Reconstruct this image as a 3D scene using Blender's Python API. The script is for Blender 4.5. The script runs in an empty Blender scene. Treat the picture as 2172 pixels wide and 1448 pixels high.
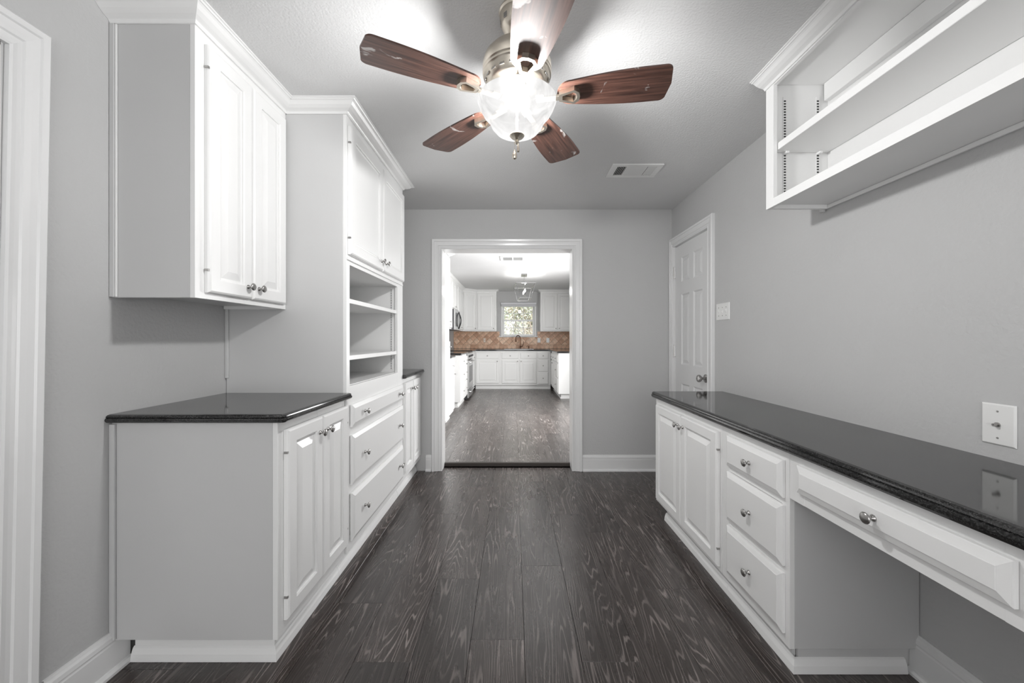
import bpy, bmesh, math, random
from mathutils import Vector, Matrix, noise as mnoise
random.seed(7)
R = math.radians
C = bpy.context.scene.collection
sc = bpy.context.scene

# ------------------------------------------------------------------ camera, world, light, exposure
F_PX, VX, VY, H = 815.0, 1089.0, 720.0, 1.2
CEIL, KCEIL, KF = 2.39, 2.41, 0.03          # ceiling heights, kitchen floor height
LW, RW, BW = -1.455, 1.45, 3.518            # left wall, right wall, doorway wall
KL, KR, KB = -1.50, 1.50, 9.65              # kitchen walls
cam_d = bpy.data.cameras.new('camera'); cam = bpy.data.objects.new('camera', cam_d); C.objects.link(cam)
cam.location = (0, 0, H); cam.rotation_euler = (R(90), 0, 0)
cam_d.sensor_width = 36; cam_d.lens = 36 * F_PX / 2172
cam_d.shift_x = (1086 - VX) / 2172; cam_d.shift_y = (VY - 724) / 2172
cam_d.clip_start = 0.05; cam_d.clip_end = 200
sc.camera = cam
sc.view_settings.view_transform = 'Standard'; sc.view_settings.look = 'None'
sc.view_settings.exposure = 0.32; sc.view_settings.gamma = 1; sc.view_settings.use_curve_mapping = False
sc.cycles.max_bounces = 6; sc.cycles.diffuse_bounces = 5; sc.cycles.glossy_bounces = 3
sc.cycles.use_adaptive_sampling = True; sc.cycles.adaptive_threshold = 0.03
sc.cycles.transparent_max_bounces = 12
sc.cycles.sample_clamp_indirect = 6.0; sc.cycles.use_denoising = True
w = bpy.data.worlds.new('sky'); sc.world = w; w.use_nodes = True
bg = w.node_tree.nodes['Background']; bg.inputs[0].default_value = (1, 1, 1, 1); bg.inputs[1].default_value = 2.3

def area(name, loc, rot, sx, sy, power, col=(1, 1, 1), spread=180):
    d = bpy.data.lights.new(name, 'AREA'); d.shape = 'RECTANGLE'; d.size = sx; d.size_y = sy
    d.energy = power; d.color = col; d.spread = R(spread)
    o = bpy.data.objects.new(name, d); o.location = loc; o.rotation_euler = rot; C.objects.link(o); return o
def point(name, loc, power, rad, col=(1, 1, 1), parent=None):
    d = bpy.data.lights.new(name, 'POINT'); d.energy = power; d.shadow_soft_size = rad; d.color = col
    o = bpy.data.objects.new(name, d); o.location = loc; C.objects.link(o)
    if parent: o.parent = parent; o.matrix_parent_inverse = parent.matrix_basis.inverted()
    return o
# added fill lamps: one behind the camera, one in an unseen kitchen side opening
area('rear_fill_light', (0.1, -2.24, 1.35), (R(90), 0, R(0)), 2.6, 1.9, 10, (1, 1, 1))
area('side_fill_light', (1.56, 5.5, 1.2), (0, R(90), 0), 1.1, 1.5, 84, (1, 1, 1))
FAN_POWER, LANTERN_POWER = 262, 8

# ------------------------------------------------------------------ materials
MATS = {}
def new_mat(name):
    m = bpy.data.materials.new(name); m.use_nodes = True
    nt = m.node_tree; b = nt.nodes['Principled BSDF']; MATS[name] = m
    return m, nt, b
def N(nt, t, **kw):
    n = nt.nodes.new(t)
    for k, v in kw.items():
        if k in n.inputs.keys() if hasattr(n.inputs, 'keys') else False: n.inputs[k].default_value = v
        else: setattr(n, k, v)
    return n
def paint(name, col, rough=0.4, bump=0.0, bscale=60, spec=0.5, var=0.02, detail=3, vscale=1.5):
    m, nt, b = new_mat(name)
    tc = N(nt, 'ShaderNodeTexCoord')
    n = N(nt, 'ShaderNodeTexNoise'); n.inputs['Scale'].default_value = vscale; n.inputs['Detail'].default_value = 4
    nt.links.new(tc.outputs['Object'], n.inputs['Vector'])
    mr = N(nt, 'ShaderNodeMapRange'); mr.inputs[3].default_value = 1 - var; mr.inputs[4].default_value = 1 + var
    nt.links.new(n.outputs['Fac'], mr.inputs[0])
    mx = N(nt, 'ShaderNodeVectorMath', operation='SCALE'); mx.inputs[0].default_value = col
    nt.links.new(mr.outputs[0], mx.inputs['Scale']); nt.links.new(mx.outputs[0], b.inputs['Base Color'])
    b.inputs['Roughness'].default_value = rough; b.inputs['Specular IOR Level'].default_value = spec
    if bump:
        n2 = N(nt, 'ShaderNodeTexNoise'); n2.inputs['Scale'].default_value = bscale; n2.inputs['Detail'].default_value = detail
        nt.links.new(tc.outputs['Object'], n2.inputs['Vector'])
        bp = N(nt, 'ShaderNodeBump'); bp.inputs['Strength'].default_value = bump; bp.inputs['Distance'].default_value = 0.003
        nt.links.new(n2.outputs['Fac'], bp.inputs['Height']); nt.links.new(bp.outputs[0], b.inputs['Normal'])
    return m
M_WALL = paint('grey_wall_paint', (.54, .54, .54), .62, .55, 75, .3, .03)
M_CEIL = paint('textured_ceiling_paint', (.70, .70, .70), .8, .7, 110, .2, .04, 6, 2.2)
M_CAB = paint('white_cabinet_enamel', (.87, .87, .865), .3, .05, 180, .5, .015)
M_CABSIDE = paint('cabinet_side_grey', (.60, .60, .60), .38, .06, 150, .4, .03, 3, 3)  # darker grey than the white cabinet fronts
M_TRIM = paint('white_trim_enamel', (.78, .78, .78), .22, .06, 90, .5, .02)
M_KCAB = paint('kitchen_cabinet_paint', (.88, .88, .87), .35, 0, 60, .5, .01)
M_PLATE = paint('white_plastic', (.82, .82, .81), .3, 0, 60, .5, .01)
M_DARK = paint('dark_gap', (.02, .02, .02), .6)
M_BLACK = paint('black_enamel', (.025, .025, .027), .25)
M_GREEN = paint('lawn_green', (.25, .3, .14), .9)
M_SIDING = paint('grey_siding', (.42, .45, .48), .7)
M_ROOF = paint('shingle_grey', (.3, .3, .31), .8)
M_BARK = paint('pale_bark', (.42, .34, .28), .8)
M_BLIND = paint('blind_white', (.75, .75, .78), .5)

def metal(name, col, rough):
    m, nt, b = new_mat(name); b.inputs['Base Color'].default_value = (*col, 1)
    b.inputs['Metallic'].default_value = 1; b.inputs['Roughness'].default_value = rough
    tc = N(nt, 'ShaderNodeTexCoord'); n = N(nt, 'ShaderNodeTexNoise'); n.inputs['Scale'].default_value = 90
    nt.links.new(tc.outputs['Object'], n.inputs['Vector'])
    mr = N(nt, 'ShaderNodeMapRange'); mr.inputs[3].default_value = max(0, rough - .05); mr.inputs[4].default_value = rough + .08
    nt.links.new(n.outputs['Fac'], mr.inputs[0]); nt.links.new(mr.outputs[0], b.inputs['Roughness'])
    return m
M_NICKEL = metal('satin_nickel', (.42, .41, .40), .28)
M_FANMETAL = metal('brushed_nickel_champagne', (.72, .66, .57), .3)
M_STEEL = metal('stainless_steel', (.62, .62, .62), .28)
M_CHROME = metal('polished_chrome', (.38, .38, .38), .2)
M_BRONZE = metal('oil_rubbed_bronze', (.16, .09, .06), .35)

def floor_mat(name, tint, rough):
    m, nt, b = new_mat(name); L = nt.links
    tc = N(nt, 'ShaderNodeTexCoord'); oi = N(nt, 'ShaderNodeObjectInfo')
    rnd = N(nt, 'ShaderNodeMath', operation='MULTIPLY'); rnd.inputs[1].default_value = 57.0; L.new(oi.outputs['Random'], rnd.inputs[0])
    cmb = N(nt, 'ShaderNodeCombineXYZ'); L.new(rnd.outputs[0], cmb.inputs[0]); L.new(rnd.outputs[0], cmb.inputs[2]); L.new(rnd.outputs[0], cmb.inputs[1])
    add = N(nt, 'ShaderNodeVectorMath', operation='ADD'); L.new(tc.outputs['Object'], add.inputs[0]); L.new(cmb.outputs[0], add.inputs[1])
    def scaled(sx, sy):
        v = N(nt, 'ShaderNodeVectorMath', operation='MULTIPLY'); v.inputs[1].default_value = (sx, sy, 1); L.new(add.outputs[0], v.inputs[0]); return v.outputs[0]
    def noise(sx, sy, detail=2, rough_=.5, dist=0):
        n = N(nt, 'ShaderNodeTexNoise'); n.inputs['Scale'].default_value = 1; n.inputs['Detail'].default_value = detail
        n.inputs['Roughness'].default_value = rough_; n.inputs['Distortion'].default_value = dist; L.new(scaled(sx, sy), n.inputs['Vector']); return n.outputs['Fac']
    def math(op, a, b_=None, c=None):
        n = N(nt, 'ShaderNodeMath', operation=op)
        for i, v in enumerate((a, b_, c)):
            if v is None: continue
            if isinstance(v, (int, float)): n.inputs[i].default_value = v
            else: L.new(v, n.inputs[i])
        return n.outputs[0]
    base = noise(8, .62, 2.0, .4, .12)                                # contour grain: cathedral arches and knots
    wob = noise(45, 5, 3, .6)
    f = math('FRACT', math('MULTIPLY_ADD', base, 30, math('MULTIPLY', wob, .55)))
    tri = math('ABSOLUTE', math('SUBTRACT', f, .5))
    line = N(nt, 'ShaderNodeMapRange'); line.interpolation_type = 'SMOOTHSTEP'; L.new(tri, line.inputs[0])
    line.inputs[1].default_value = .17; line.inputs[2].default_value = .03; line.inputs[3].default_value = 0; line.inputs[4].default_value = 1
    fade = N(nt, 'ShaderNodeMapRange'); L.new(noise(9, 3, 3), fade.inputs[0]); fade.inputs[1].default_value = .4; fade.inputs[2].default_value = .62
    fine = N(nt, 'ShaderNodeMapRange'); L.new(noise(330, 7, 3, .7), fine.inputs[0]); fine.inputs[1].default_value = .52; fine.inputs[2].default_value = .68
    patch = N(nt, 'ShaderNodeMapRange'); L.new(noise(6, 2.2, 4, .6), patch.inputs[0]); patch.inputs[1].default_value = .35; patch.inputs[2].default_value = .65
    k1 = math('MULTIPLY', line.outputs[0], math('MULTIPLY_ADD', fade.outputs[0], .7, .25))
    k2 = math('MULTIPLY', fine.outputs[0], math('MULTIPLY_ADD', patch.outputs[0], .36, .1))
    k = math('MINIMUM', math('ADD', k1, k2), 1)
    ramp = N(nt, 'ShaderNodeMix', data_type='RGBA'); L.new(k, ramp.inputs['Factor'])
    ramp.inputs['A'].default_value = (*[t * 1.0 for t in tint], 1); ramp.inputs['B'].default_value = (*[min(1, t * 3.4 + .09) for t in tint], 1)
    # plank to plank tone
    pt = N(nt, 'ShaderNodeMapRange'); L.new(oi.outputs['Random'], pt.inputs[0]); pt.inputs[3].default_value = .78; pt.inputs[4].default_value = 1.3
    mo = N(nt, 'ShaderNodeMapRange'); L.new(noise(3.5, 1.2, 3), mo.inputs[0]); mo.inputs[3].default_value = .7; mo.inputs[4].default_value = 1.3
    sc_ = N(nt, 'ShaderNodeVectorMath', operation='SCALE'); L.new(ramp.outputs['Result'], sc_.inputs[0]); L.new(math('MULTIPLY', pt.outputs[0], mo.outputs[0]), sc_.inputs['Scale'])
    L.new(sc_.outputs[0], b.inputs['Base Color'])
    rr = N(nt, 'ShaderNodeMapRange'); L.new(noise(40, 6, 4), rr.inputs[0]); rr.inputs[3].default_value = rough - .06; rr.inputs[4].default_value = rough + .08
    L.new(rr.outputs[0], b.inputs['Roughness']); b.inputs['Specular IOR Level'].default_value = .85
    bp = N(nt, 'ShaderNodeBump'); bp.inputs['Strength'].default_value = .12; bp.inputs['Distance'].default_value = .0008
    L.new(k, bp.inputs['Height']); L.new(bp.outputs[0], b.inputs['Normal'])
    return m
M_FLOOR = floor_mat('limed_dark_oak', (.030, .0215, .0185), .27)
M_KFLOOR = floor_mat('kitchen_limed_oak', (.060, .050, .046), .28)
M_UNDER = paint('floor_underlay', (.02, .018, .016), .8)

def granite():
    m, nt, b = new_mat('black_granite'); L = nt.links
    tc = N(nt, 'ShaderNodeTexCoord'); n = N(nt, 'ShaderNodeTexVoronoi'); n.inputs['Scale'].default_value = 420
    L.new(tc.outputs['Object'], n.inputs['Vector'])
    r = N(nt, 'ShaderNodeValToRGB'); L.new(n.outputs['Color'], r.inputs[0])
    r.color_ramp.elements[0].color = (.010, .010, .010, 1); r.color_ramp.elements[1].color = (.06, .06, .06, 1); r.color_ramp.elements[0].position = .45
    L.new(r.outputs[0], b.inputs['Base Color']); b.inputs['Roughness'].default_value = .07; b.inputs['Specular IOR Level'].default_value = .6
    return m
M_GRANITE = granite()

def blade_wood():
    m, nt, b = new_mat('mahogany_fan_blade'); L = nt.links
    tc = N(nt, 'ShaderNodeTexCoord'); oi = N(nt, 'ShaderNodeObjectInfo')
    mp = N(nt, 'ShaderNodeMapping'); mp.inputs['Scale'].default_value = (6, 110, 30); L.new(tc.outputs['Object'], mp.inputs[0])
    n = N(nt, 'ShaderNodeTexNoise'); n.inputs['Scale'].default_value = 1; n.inputs['Detail'].default_value = 5; L.new(mp.outputs[0], n.inputs['Vector'])
    r = N(nt, 'ShaderNodeValToRGB'); L.new(n.outputs['Fac'], r.inputs[0])
    r.color_ramp.elements[0].color = (.035, .015, .011, 1); r.color_ramp.elements[1].color = (.14, .066, .048, 1)
    r.color_ramp.elements[0].position = .3; r.color_ramp.elements[1].position = .72
    # dried white paint smears
    ad = N(nt, 'ShaderNodeVectorMath', operation='ADD'); L.new(tc.outputs['Object'], ad.inputs[0]); rr = N(nt, 'ShaderNodeMath', operation='MULTIPLY'); rr.inputs[1].default_value = 31
    L.new(oi.outputs['Random'], rr.inputs[0]); L.new(rr.outputs[0], ad.inputs[1])
    n2 = N(nt, 'ShaderNodeTexNoise'); n2.inputs['Scale'].default_value = 11; n2.inputs['Detail'].default_value = 3; n2.inputs['Distortion'].default_value = 1.2; L.new(ad.outputs[0], n2.inputs['Vector'])
    mr = N(nt, 'ShaderNodeMapRange'); L.new(n2.outputs['Fac'], mr.inputs[0]); mr.inputs[1].default_value = .655; mr.inputs[2].default_value = .70; mr.inputs[4].default_value = .6
    mx = N(nt, 'ShaderNodeMix', data_type='RGBA'); L.new(mr.outputs[0], mx.inputs['Factor']); L.new(r.outputs[0], mx.inputs['A']); mx.inputs['B'].default_value = (.7, .68, .66, 1)
    L.new(mx.outputs['Result'], b.inputs['Base Color']); b.inputs['Roughness'].default_value = .38; b.inputs['Coat Weight'].default_value = .3; b.inputs['Coat Roughness'].default_value = .3
    return m
M_BLADE = blade_wood()

def lamp_glass():
    m, nt, b = new_mat('lit_alabaster_glass'); L = nt.links; nt.nodes.remove(b)
    out = nt.nodes['Material Output']
    tc = N(nt, 'ShaderNodeTexCoord'); n = N(nt, 'ShaderNodeTexNoise'); n.inputs['Scale'].default_value = 9; n.inputs['Detail'].default_value = 3; n.inputs['Distortion'].default_value = 2.2
    L.new(tc.outputs['Object'], n.inputs['Vector'])
    mr = N(nt, 'ShaderNodeMapRange'); L.new(n.outputs['Fac'], mr.inputs[0]); mr.inputs[1].default_value = .3; mr.inputs[2].default_value = .7; mr.inputs[3].default_value = .56; mr.inputs[4].default_value = .84
    e = N(nt, 'ShaderNodeEmission'); e.inputs[0].default_value = (1, .99, .98, 1); L.new(mr.outputs[0], e.inputs[1])
    t = N(nt, 'ShaderNodeBsdfTransparent'); t.inputs[0].default_value = (1, 1, 1, 1)
    g = N(nt, 'ShaderNodeBsdfPrincipled'); g.inputs['Base Color'].default_value = (.002, .002, .002, 1); g.inputs['Specular IOR Level'].default_value = .15; g.inputs['Roughness'].default_value = .25
    a = N(nt, 'ShaderNodeAddShader'); L.new(e.outputs[0], a.inputs[0]); L.new(g.outputs[0], a.inputs[1])
    tr = N(nt, 'ShaderNodeBsdfTranslucent'); tr.inputs[0].default_value = (.001, .001, .001, 1)
    a2 = N(nt, 'ShaderNodeMixShader'); a2.inputs[0].default_value = .1; L.new(a.outputs[0], a2.inputs[1]); L.new(tr.outputs[0], a2.inputs[2])
    mx = N(nt, 'ShaderNodeMixShader'); mx.inputs[0].default_value = .12; L.new(a2.outputs[0], mx.inputs[1]); L.new(t.outputs[0], mx.inputs[2])
    L.new(mx.outputs[0], out.inputs[0]); return m
M_BOWL = lamp_glass()
def emis(name, col, s):
    m, nt, b = new_mat(name); b.inputs['Base Color'].default_value = (*col, 1); b.inputs['Emission Color'].default_value = (*col, 1); b.inputs['Emission Strength'].default_value = s; return m
M_BULB = emis('lit_bulb', (1, .97, .93), 1.2)
def glass_pane():
    m, nt, b = new_mat('window_glass'); L = nt.links; nt.nodes.remove(b); out = nt.nodes['Material Output']
    t = N(nt, 'ShaderNodeBsdfTransparent'); t.inputs[0].default_value = (.97, .98, .98, 1)
    g = N(nt, 'ShaderNodeBsdfGlossy'); g.inputs['Roughness'].default_value = .02
    mx = N(nt, 'ShaderNodeMixShader'); mx.inputs[0].default_value = .05; L.new(t.outputs[0], mx.inputs[1]); L.new(g.outputs[0], mx.inputs[2]); L.new(mx.outputs[0], out.inputs[0]); return m
M_GLASS = glass_pane()
def tile_mat():
    m, nt, b = new_mat('tan_travertine'); L = nt.links
    oi = N(nt, 'ShaderNodeObjectInfo'); tc = N(nt, 'ShaderNodeTexCoord')
    r = N(nt, 'ShaderNodeValToRGB'); L.new(oi.outputs['Random'], r.inputs[0])
    r.color_ramp.elements[0].color = (.58, .34, .22, 1); r.color_ramp.elements[1].color = (.88, .64, .47, 1)
    e = r.color_ramp.elements.new(.5); e.color = (.74, .47, .32, 1)
    n = N(nt, 'ShaderNodeTexNoise'); n.inputs['Scale'].default_value = 26; n.inputs['Detail'].default_value = 6; n.inputs['Distortion'].default_value = 1; L.new(tc.outputs['Object'], n.inputs['Vector'])
    mr = N(nt, 'ShaderNodeMapRange'); L.new(n.outputs['Fac'], mr.inputs[0]); mr.inputs[1].default_value = .3; mr.inputs[2].default_value = .7; mr.inputs[3].default_value = .62; mr.inputs[4].default_value = 1.25
    s = N(nt, 'ShaderNodeVectorMath', operation='SCALE'); L.new(r.outputs[0], s.inputs[0]); L.new(mr.outputs[0], s.inputs['Scale']); L.new(s.outputs[0], b.inputs['Base Color'])
    b.inputs['Roughness'].default_value = .4; return m
M_TILE = tile_mat()
M_GROUT = paint('sand_grout', (.3, .2, .14), .8)
def leaf_mat():
    m, nt, b = new_mat('autumn_leaves'); L = nt.links
    g = N(nt, 'ShaderNodeNewGeometry'); r = N(nt, 'ShaderNodeValToRGB'); L.new(g.outputs['Random Per Island'], r.inputs[0])
    r.color_ramp.elements[0].color = (.40, .46, .36, 1); r.color_ramp.elements[1].color = (.72, .60, .46, 1); e = r.color_ramp.elements.new(.5); e.color = (.62, .63, .54, 1)
    L.new(r.outputs[0], b.inputs['Base Color']); b.inputs['Roughness'].default_value = .7; return m
M_LEAF = leaf_mat()

# ------------------------------------------------------------------ helpers
WORLD = {}
def wm(o): return WORLD.get(o.name, Matrix.Identity(4))
def tag(o, label=None, cat=None, group=None, kind=None):
    if label: o['label'] = label
    if cat: o['category'] = cat
    if group: o['group'] = group
    if kind: o['kind'] = kind
    return o
def thing(name, label, cat, loc, group=None):
    o = bpy.data.objects.new(name, None); o.empty_display_size = .1; C.objects.link(o); o.location = loc
    WORLD[o.name] = Matrix.Translation(loc); return tag(o, label, cat, group)
def link(o, parent=None, world=None):
    C.objects.link(o)
    if world is not None: WORLD[o.name] = world
    if parent is not None:
        o.parent = parent; o.matrix_parent_inverse = wm(parent).inverted()
    if world is not None: o.matrix_basis = world
    return o
def finish(name, bm, mat, parent=None, smooth=False, kind=None, world=None):
    bmesh.ops.recalc_face_normals(bm, faces=bm.faces)
    me = bpy.data.meshes.new(name); bm.to_mesh(me); bm.free()
    if mat: me.materials.append(mat)
    if smooth:
        me.polygons.foreach_set('use_smooth', [True] * len(me.polygons))
        try: me.set_sharp_from_angle(angle=R(35))
        except Exception: pass
    o = bpy.data.objects.new(name, me); link(o, parent, world)
    if kind: o['kind'] = kind
    return o
def inst(src, name, parent, world):
    return link(bpy.data.objects.new(name, src.data), parent, world)
def bx(bm, x0, x1, y0, y1, z0, z1, bev=0):
    x0, x1 = min(x0, x1), max(x0, x1); y0, y1 = min(y0, y1), max(y0, y1); z0, z1 = min(z0, z1), max(z0, z1)
    v = [bm.verts.new((x, y, z)) for x in (x0, x1) for y in (y0, y1) for z in (z0, z1)]
    fs = [bm.faces.new([v[i] for i in f]) for f in ((0, 1, 3, 2), (4, 6, 7, 5), (0, 4, 5, 1), (2, 3, 7, 6), (0, 2, 6, 4), (1, 5, 7, 3))]
    if bev:
        es = list({e for f in fs for e in f.edges}); bmesh.ops.bevel(bm, geom=es, offset=bev, segments=1, affect='EDGES')
def box(name, mat, parent, *a, bev=0.0015, kind=None):
    bm = bmesh.new(); bx(bm, *a, bev=bev); return finish(name, bm, mat, parent, kind=kind)
def boxes(name, mat, parent, lst, bev=0.001, kind=None):
    bm = bmesh.new()
    for a in lst: bx(bm, *a, bev=bev)
    return finish(name, bm, mat, parent, kind=kind)

class Fr:                       # a face: u along it, v up, w out of it
    def __init__(s, o, u, w): s.o = Vector(o); s.u = Vector(u); s.w = Vector(w)
    def p(s, u, v, w=0): return s.o + s.u * u + s.w * w + Vector((0, 0, v))
FL = lambda X: Fr((X, 0, 0), (0, 1, 0), (1, 0, 0))       # faces +x (left-hand cabinets)
FRT = lambda X: Fr((X, 0, 0), (0, 1, 0), (-1, 0, 0))     # faces -x (right-hand cabinets)
FB = lambda Y: Fr((0, Y, 0), (1, 0, 0), (0, -1, 0))      # faces the camera
def fbox(bm, fr, u0, u1, v0, v1, w0, w1, bev=0):
    ps = [fr.p(u, v, w_) for u in (u0, u1) for v in (v0, v1) for w_ in (w0, w1)]
    vs = [bm.verts.new(p) for p in ps]
    fs = [bm.faces.new([vs[i] for i in f]) for f in ((0, 1, 3, 2), (4, 6, 7, 5), (0, 4, 5, 1), (2, 3, 7, 6), (0, 2, 6, 4), (1, 5, 7, 3))]
    if bev:
        es = list({e for f in fs for e in f.edges}); bmesh.ops.bevel(bm, geom=es, offset=bev, segments=1, affect='EDGES')
def rings(bm, fr, u0, u1, v0, v1, prof, cap0=False, cap1=True):
    prev = None
    for i, (ins, w_) in enumerate(prof):
        cur = [bm.verts.new(fr.p(u, v, w_)) for u, v in ((u0 + ins, v0 + ins), (u1 - ins, v0 + ins), (u1 - ins, v1 - ins), (u0 + ins, v1 - ins))]
        if prev: 
            for k in range(4): bm.faces.new((prev[k], prev[(k + 1) % 4], cur[(k + 1) % 4], cur[k]))
        elif cap0: bm.faces.new(cur)
        prev = cur
    if cap1: bm.faces.new(prev)

def lathe_bm(prof, seg=20, axis=None):
    bm = bmesh.new(); cols = []
    for i in range(seg):
        a = 2 * math.pi * i / seg
        cols.append([bm.verts.new((r * math.cos(a), r * math.sin(a), z)) for r, z in prof])
    for i in range(seg):
        A, B = cols[i], cols[(i + 1) % seg]
        for j in range(len(prof) - 1): bm.faces.new((A[j], B[j], B[j + 1], A[j + 1]))
    bmesh.ops.remove_doubles(bm, verts=bm.verts, dist=1e-6)
    if axis is not None:
        q = Vector((0, 0, 1)).rotation_difference(Vector(axis)); bmesh.ops.rotate(bm, verts=bm.verts, matrix=q.to_matrix())
    return bm
def tube_bm(bm, pts, r, seg=8, taper=None):
    pts = [Vector(p) for p in pts]; prev = None; n = len(pts)
    ref = None
    for i, p in enumerate(pts):
        d = (pts[min(i + 1, n - 1)] - pts[max(i - 1, 0)]).normalized()
        if ref is None: ref = d.orthogonal().normalized()
        ref = (ref - d * ref.dot(d)).normalized(); s = d.cross(ref)
        rr = r if taper is None else r + (taper - r) * i / (n - 1)
        cur = [bm.verts.new(p + (ref * math.cos(2 * math.pi * k / seg) + s * math.sin(2 * math.pi * k / seg)) * rr) for k in range(seg)]
        if prev:
            for k in range(seg): bm.faces.new((prev[k], prev[(k + 1) % seg], cur[(k + 1) % seg], cur[k]))
        else: bm.faces.new(cur[::-1])
        prev = cur
    bm.faces.new(prev)
def sweep(bm, path, prof, nrm, side, closed_ends=True):
    """path in the plane with normal nrm; profile (a, b): a in-plane to `side` of the path, b along nrm"""
    path = [Vector(p) for p in path]; nrm = Vector(nrm); n = len(path); prev = None
    segn = [nrm.cross((path[i + 1] - path[i]).normalized()) * side for i in range(n - 1)]
    for i, p in enumerate(path):
        if i == 0: m = segn[0]
        elif i == n - 1: m = segn[-1]
        else: m = (segn[i - 1] + segn[i]) / (1 + segn[i - 1].dot(segn[i]))
        cur = [bm.verts.new(p + m * a + nrm * b) for a, b in prof]; k = len(prof)
        if prev:
            for j in range(k): bm.faces.new((prev[j], prev[(j + 1) % k], cur[(j + 1) % k], cur[j]))
        elif closed_ends: bm.faces.new(cur)
        prev = cur
    if closed_ends: bm.faces.new(prev[::-1])

# ------------------------------------------------------------------ cabinet parts
KNOB = {}
def knob_src(key, axis, r=.0155):
    if key not in KNOB:
        s = r / .0155
        prof = [(0, 0), (.009, 0), (.009, .0025), (.0055, .005), (.0045, .012), (.006, .016), (.0125, .019), (.0155, .0225), (.0155, .0245), (.012, .0275), (.006, .029), (0, .0295)]
        bm = lathe_bm([(a * s, b * s) for a, b in prof], 18 if r > .012 else 10, axis)
        bmesh.ops.recalc_face_normals(bm, faces=bm.faces)
        me = bpy.data.meshes.new('knob'); bm.to_mesh(me); bm.free(); me.materials.append(M_NICKEL)
        me.polygons.foreach_set('use_smooth', [True] * len(me.polygons)); KNOB[key] = me
    return KNOB[key]
def knob(parent, fr, u, v, w_, r=.0155):
    me = knob_src((tuple(fr.w), r), fr.w, r)
    return link(bpy.data.objects.new('knob', me), parent, Matrix.Translation(fr.p(u, v, w_)))
def cab_door(parent, fr, u0, u1, v0, v1, knob_at=None, hinge=None, t=.02, mat=None, st=.058, kr=.0155, name='door', flat=False):
    mat = mat or M_CAB; bm = bmesh.new()
    rings(bm, fr, u0, u1, v0, v1, [(0, 0.001), (0, t * .55), (.003, t * .8), (.009, t), (st - .006, t), (st, t - .003), (st, t - .012)], True, False)
    d = finish(name, bm, mat, parent)
    bm = bmesh.new()
    if flat: pr = [(st - .001, t - .013), (st - .001, t - .009), (st + .006, t - .006), (st + .012, t - .009), (st + .02, t - .009)]
    else: pr = [(st - .001, t - .013), (st - .001, t - .009), (st + .008, t - .009), (st + .034, t - .0015), (st + .036, t - .0008)]
    m_in = min(u1 - u0, v1 - v0) / 2 - .004
    pr = [(min(a, m_in), b) for a, b in pr]
    rings(bm, fr, u0, u1, v0, v1, pr)
    finish('panel', bm, mat, d)
    if knob_at: knob(d, fr, knob_at[0], knob_at[1], t, kr)
    if hinge is not None:
        for hv in (v0 + .085, v1 - .085):
            b = bmesh.new(); s = 1 if hinge <= u0 + .001 else -1
            fbox(b, fr, hinge - s * .004, hinge + s * .006, hv - .004, hv + .004, .004, .017); finish('hinge_pin', b, M_NICKEL, d)
    return d
def drawer_front(parent, fr, u0, u1, v0, v1, knobs, t=.02, mat=None, kr=.0155, ch=.02):
    bm = bmesh.new()
    rings(bm, fr, u0, u1, v0, v1, [(0, .001), (0, t * .5), (.002, t * .6), (ch, t - .0015), (ch + .0005, t), (ch + .002, t)], True, True)
    d = finish('drawer_front', bm, mat or M_CAB, parent)
    for (ku, kv) in knobs: knob(d, fr, ku, kv, t, kr)
    return d
def frame_grid(parent, fr, u0, u1, v0, v1, w0, w1, us, vs, mat, name='face_frame'):
    """solid face frame slab with thin rails shown by bevelled bars"""
    bm = bmesh.new()
    for a, b in us: fbox(bm, fr, a, b, v0, v1, w0, w1, .0008)
    for a, b in vs: fbox(bm, fr, u0 + .0012, u1 - .0012, a + (.0007 if a <= v0 else 0), b - (.0007 if b >= v1 else 0), w0 + .0005, w1 - .0006, .0004)
    return finish(name, bm, mat, parent)

# ------------------------------------------------------------------ SETTING: main room
def struct(o): o['kind'] = 'structure'; return o
WT = .15
OX0, OX1, OZ = -.652, .535, 2.024                      # cased opening
struct(boxes('wall_left', M_WALL, None, [(LW - WT, LW, 1.09, BW, 0, CEIL), (LW - WT, LW, -2.2, .27, 0, CEIL), (LW - WT, LW, .27, 1.09, 2.05, CEIL)], bev=0))
DY0, DY1, DZ = 2.85, 3.46, 2.03
struct(boxes('wall_right', M_WALL, None, [(RW, RW + WT, -2.2, DY0 - .01, 0, CEIL), (RW, RW + WT, DY1 + .01, BW, 0, CEIL), (RW, RW + WT, DY0 - .01, DY1 + .01, DZ + .01, CEIL)], bev=0))
struct(boxes('wall_back', M_WALL, None, [(LW - WT, OX0 - .012, BW, BW + WT, 0, KCEIL), (OX1 + .012, RW + WT, BW, BW + WT, 0, KCEIL), (OX0 - .012, OX1 + .012, BW, BW + WT, OZ + .012, KCEIL)], bev=0))
struct(boxes('wall_front', M_WALL, None, [(LW - WT, -1.25, -2.35, -2.2, 0, CEIL), (1.42, RW + WT, -2.35, -2.2, 0, CEIL), (-1.25, 1.42, -2.35, -2.2, 0, .38), (-1.25, 1.42, -2.35, -2.2, 2.32, CEIL)], bev=0))
struct(box('ceiling', M_CEIL, None, LW - WT, RW + WT, -2.35, BW, CEIL, CEIL + .1, bev=0))
fl = struct(box('floor', M_UNDER, None, LW - WT, RW + WT, -2.35, BW + .115, -.05, -.006, bev=0))

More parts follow.
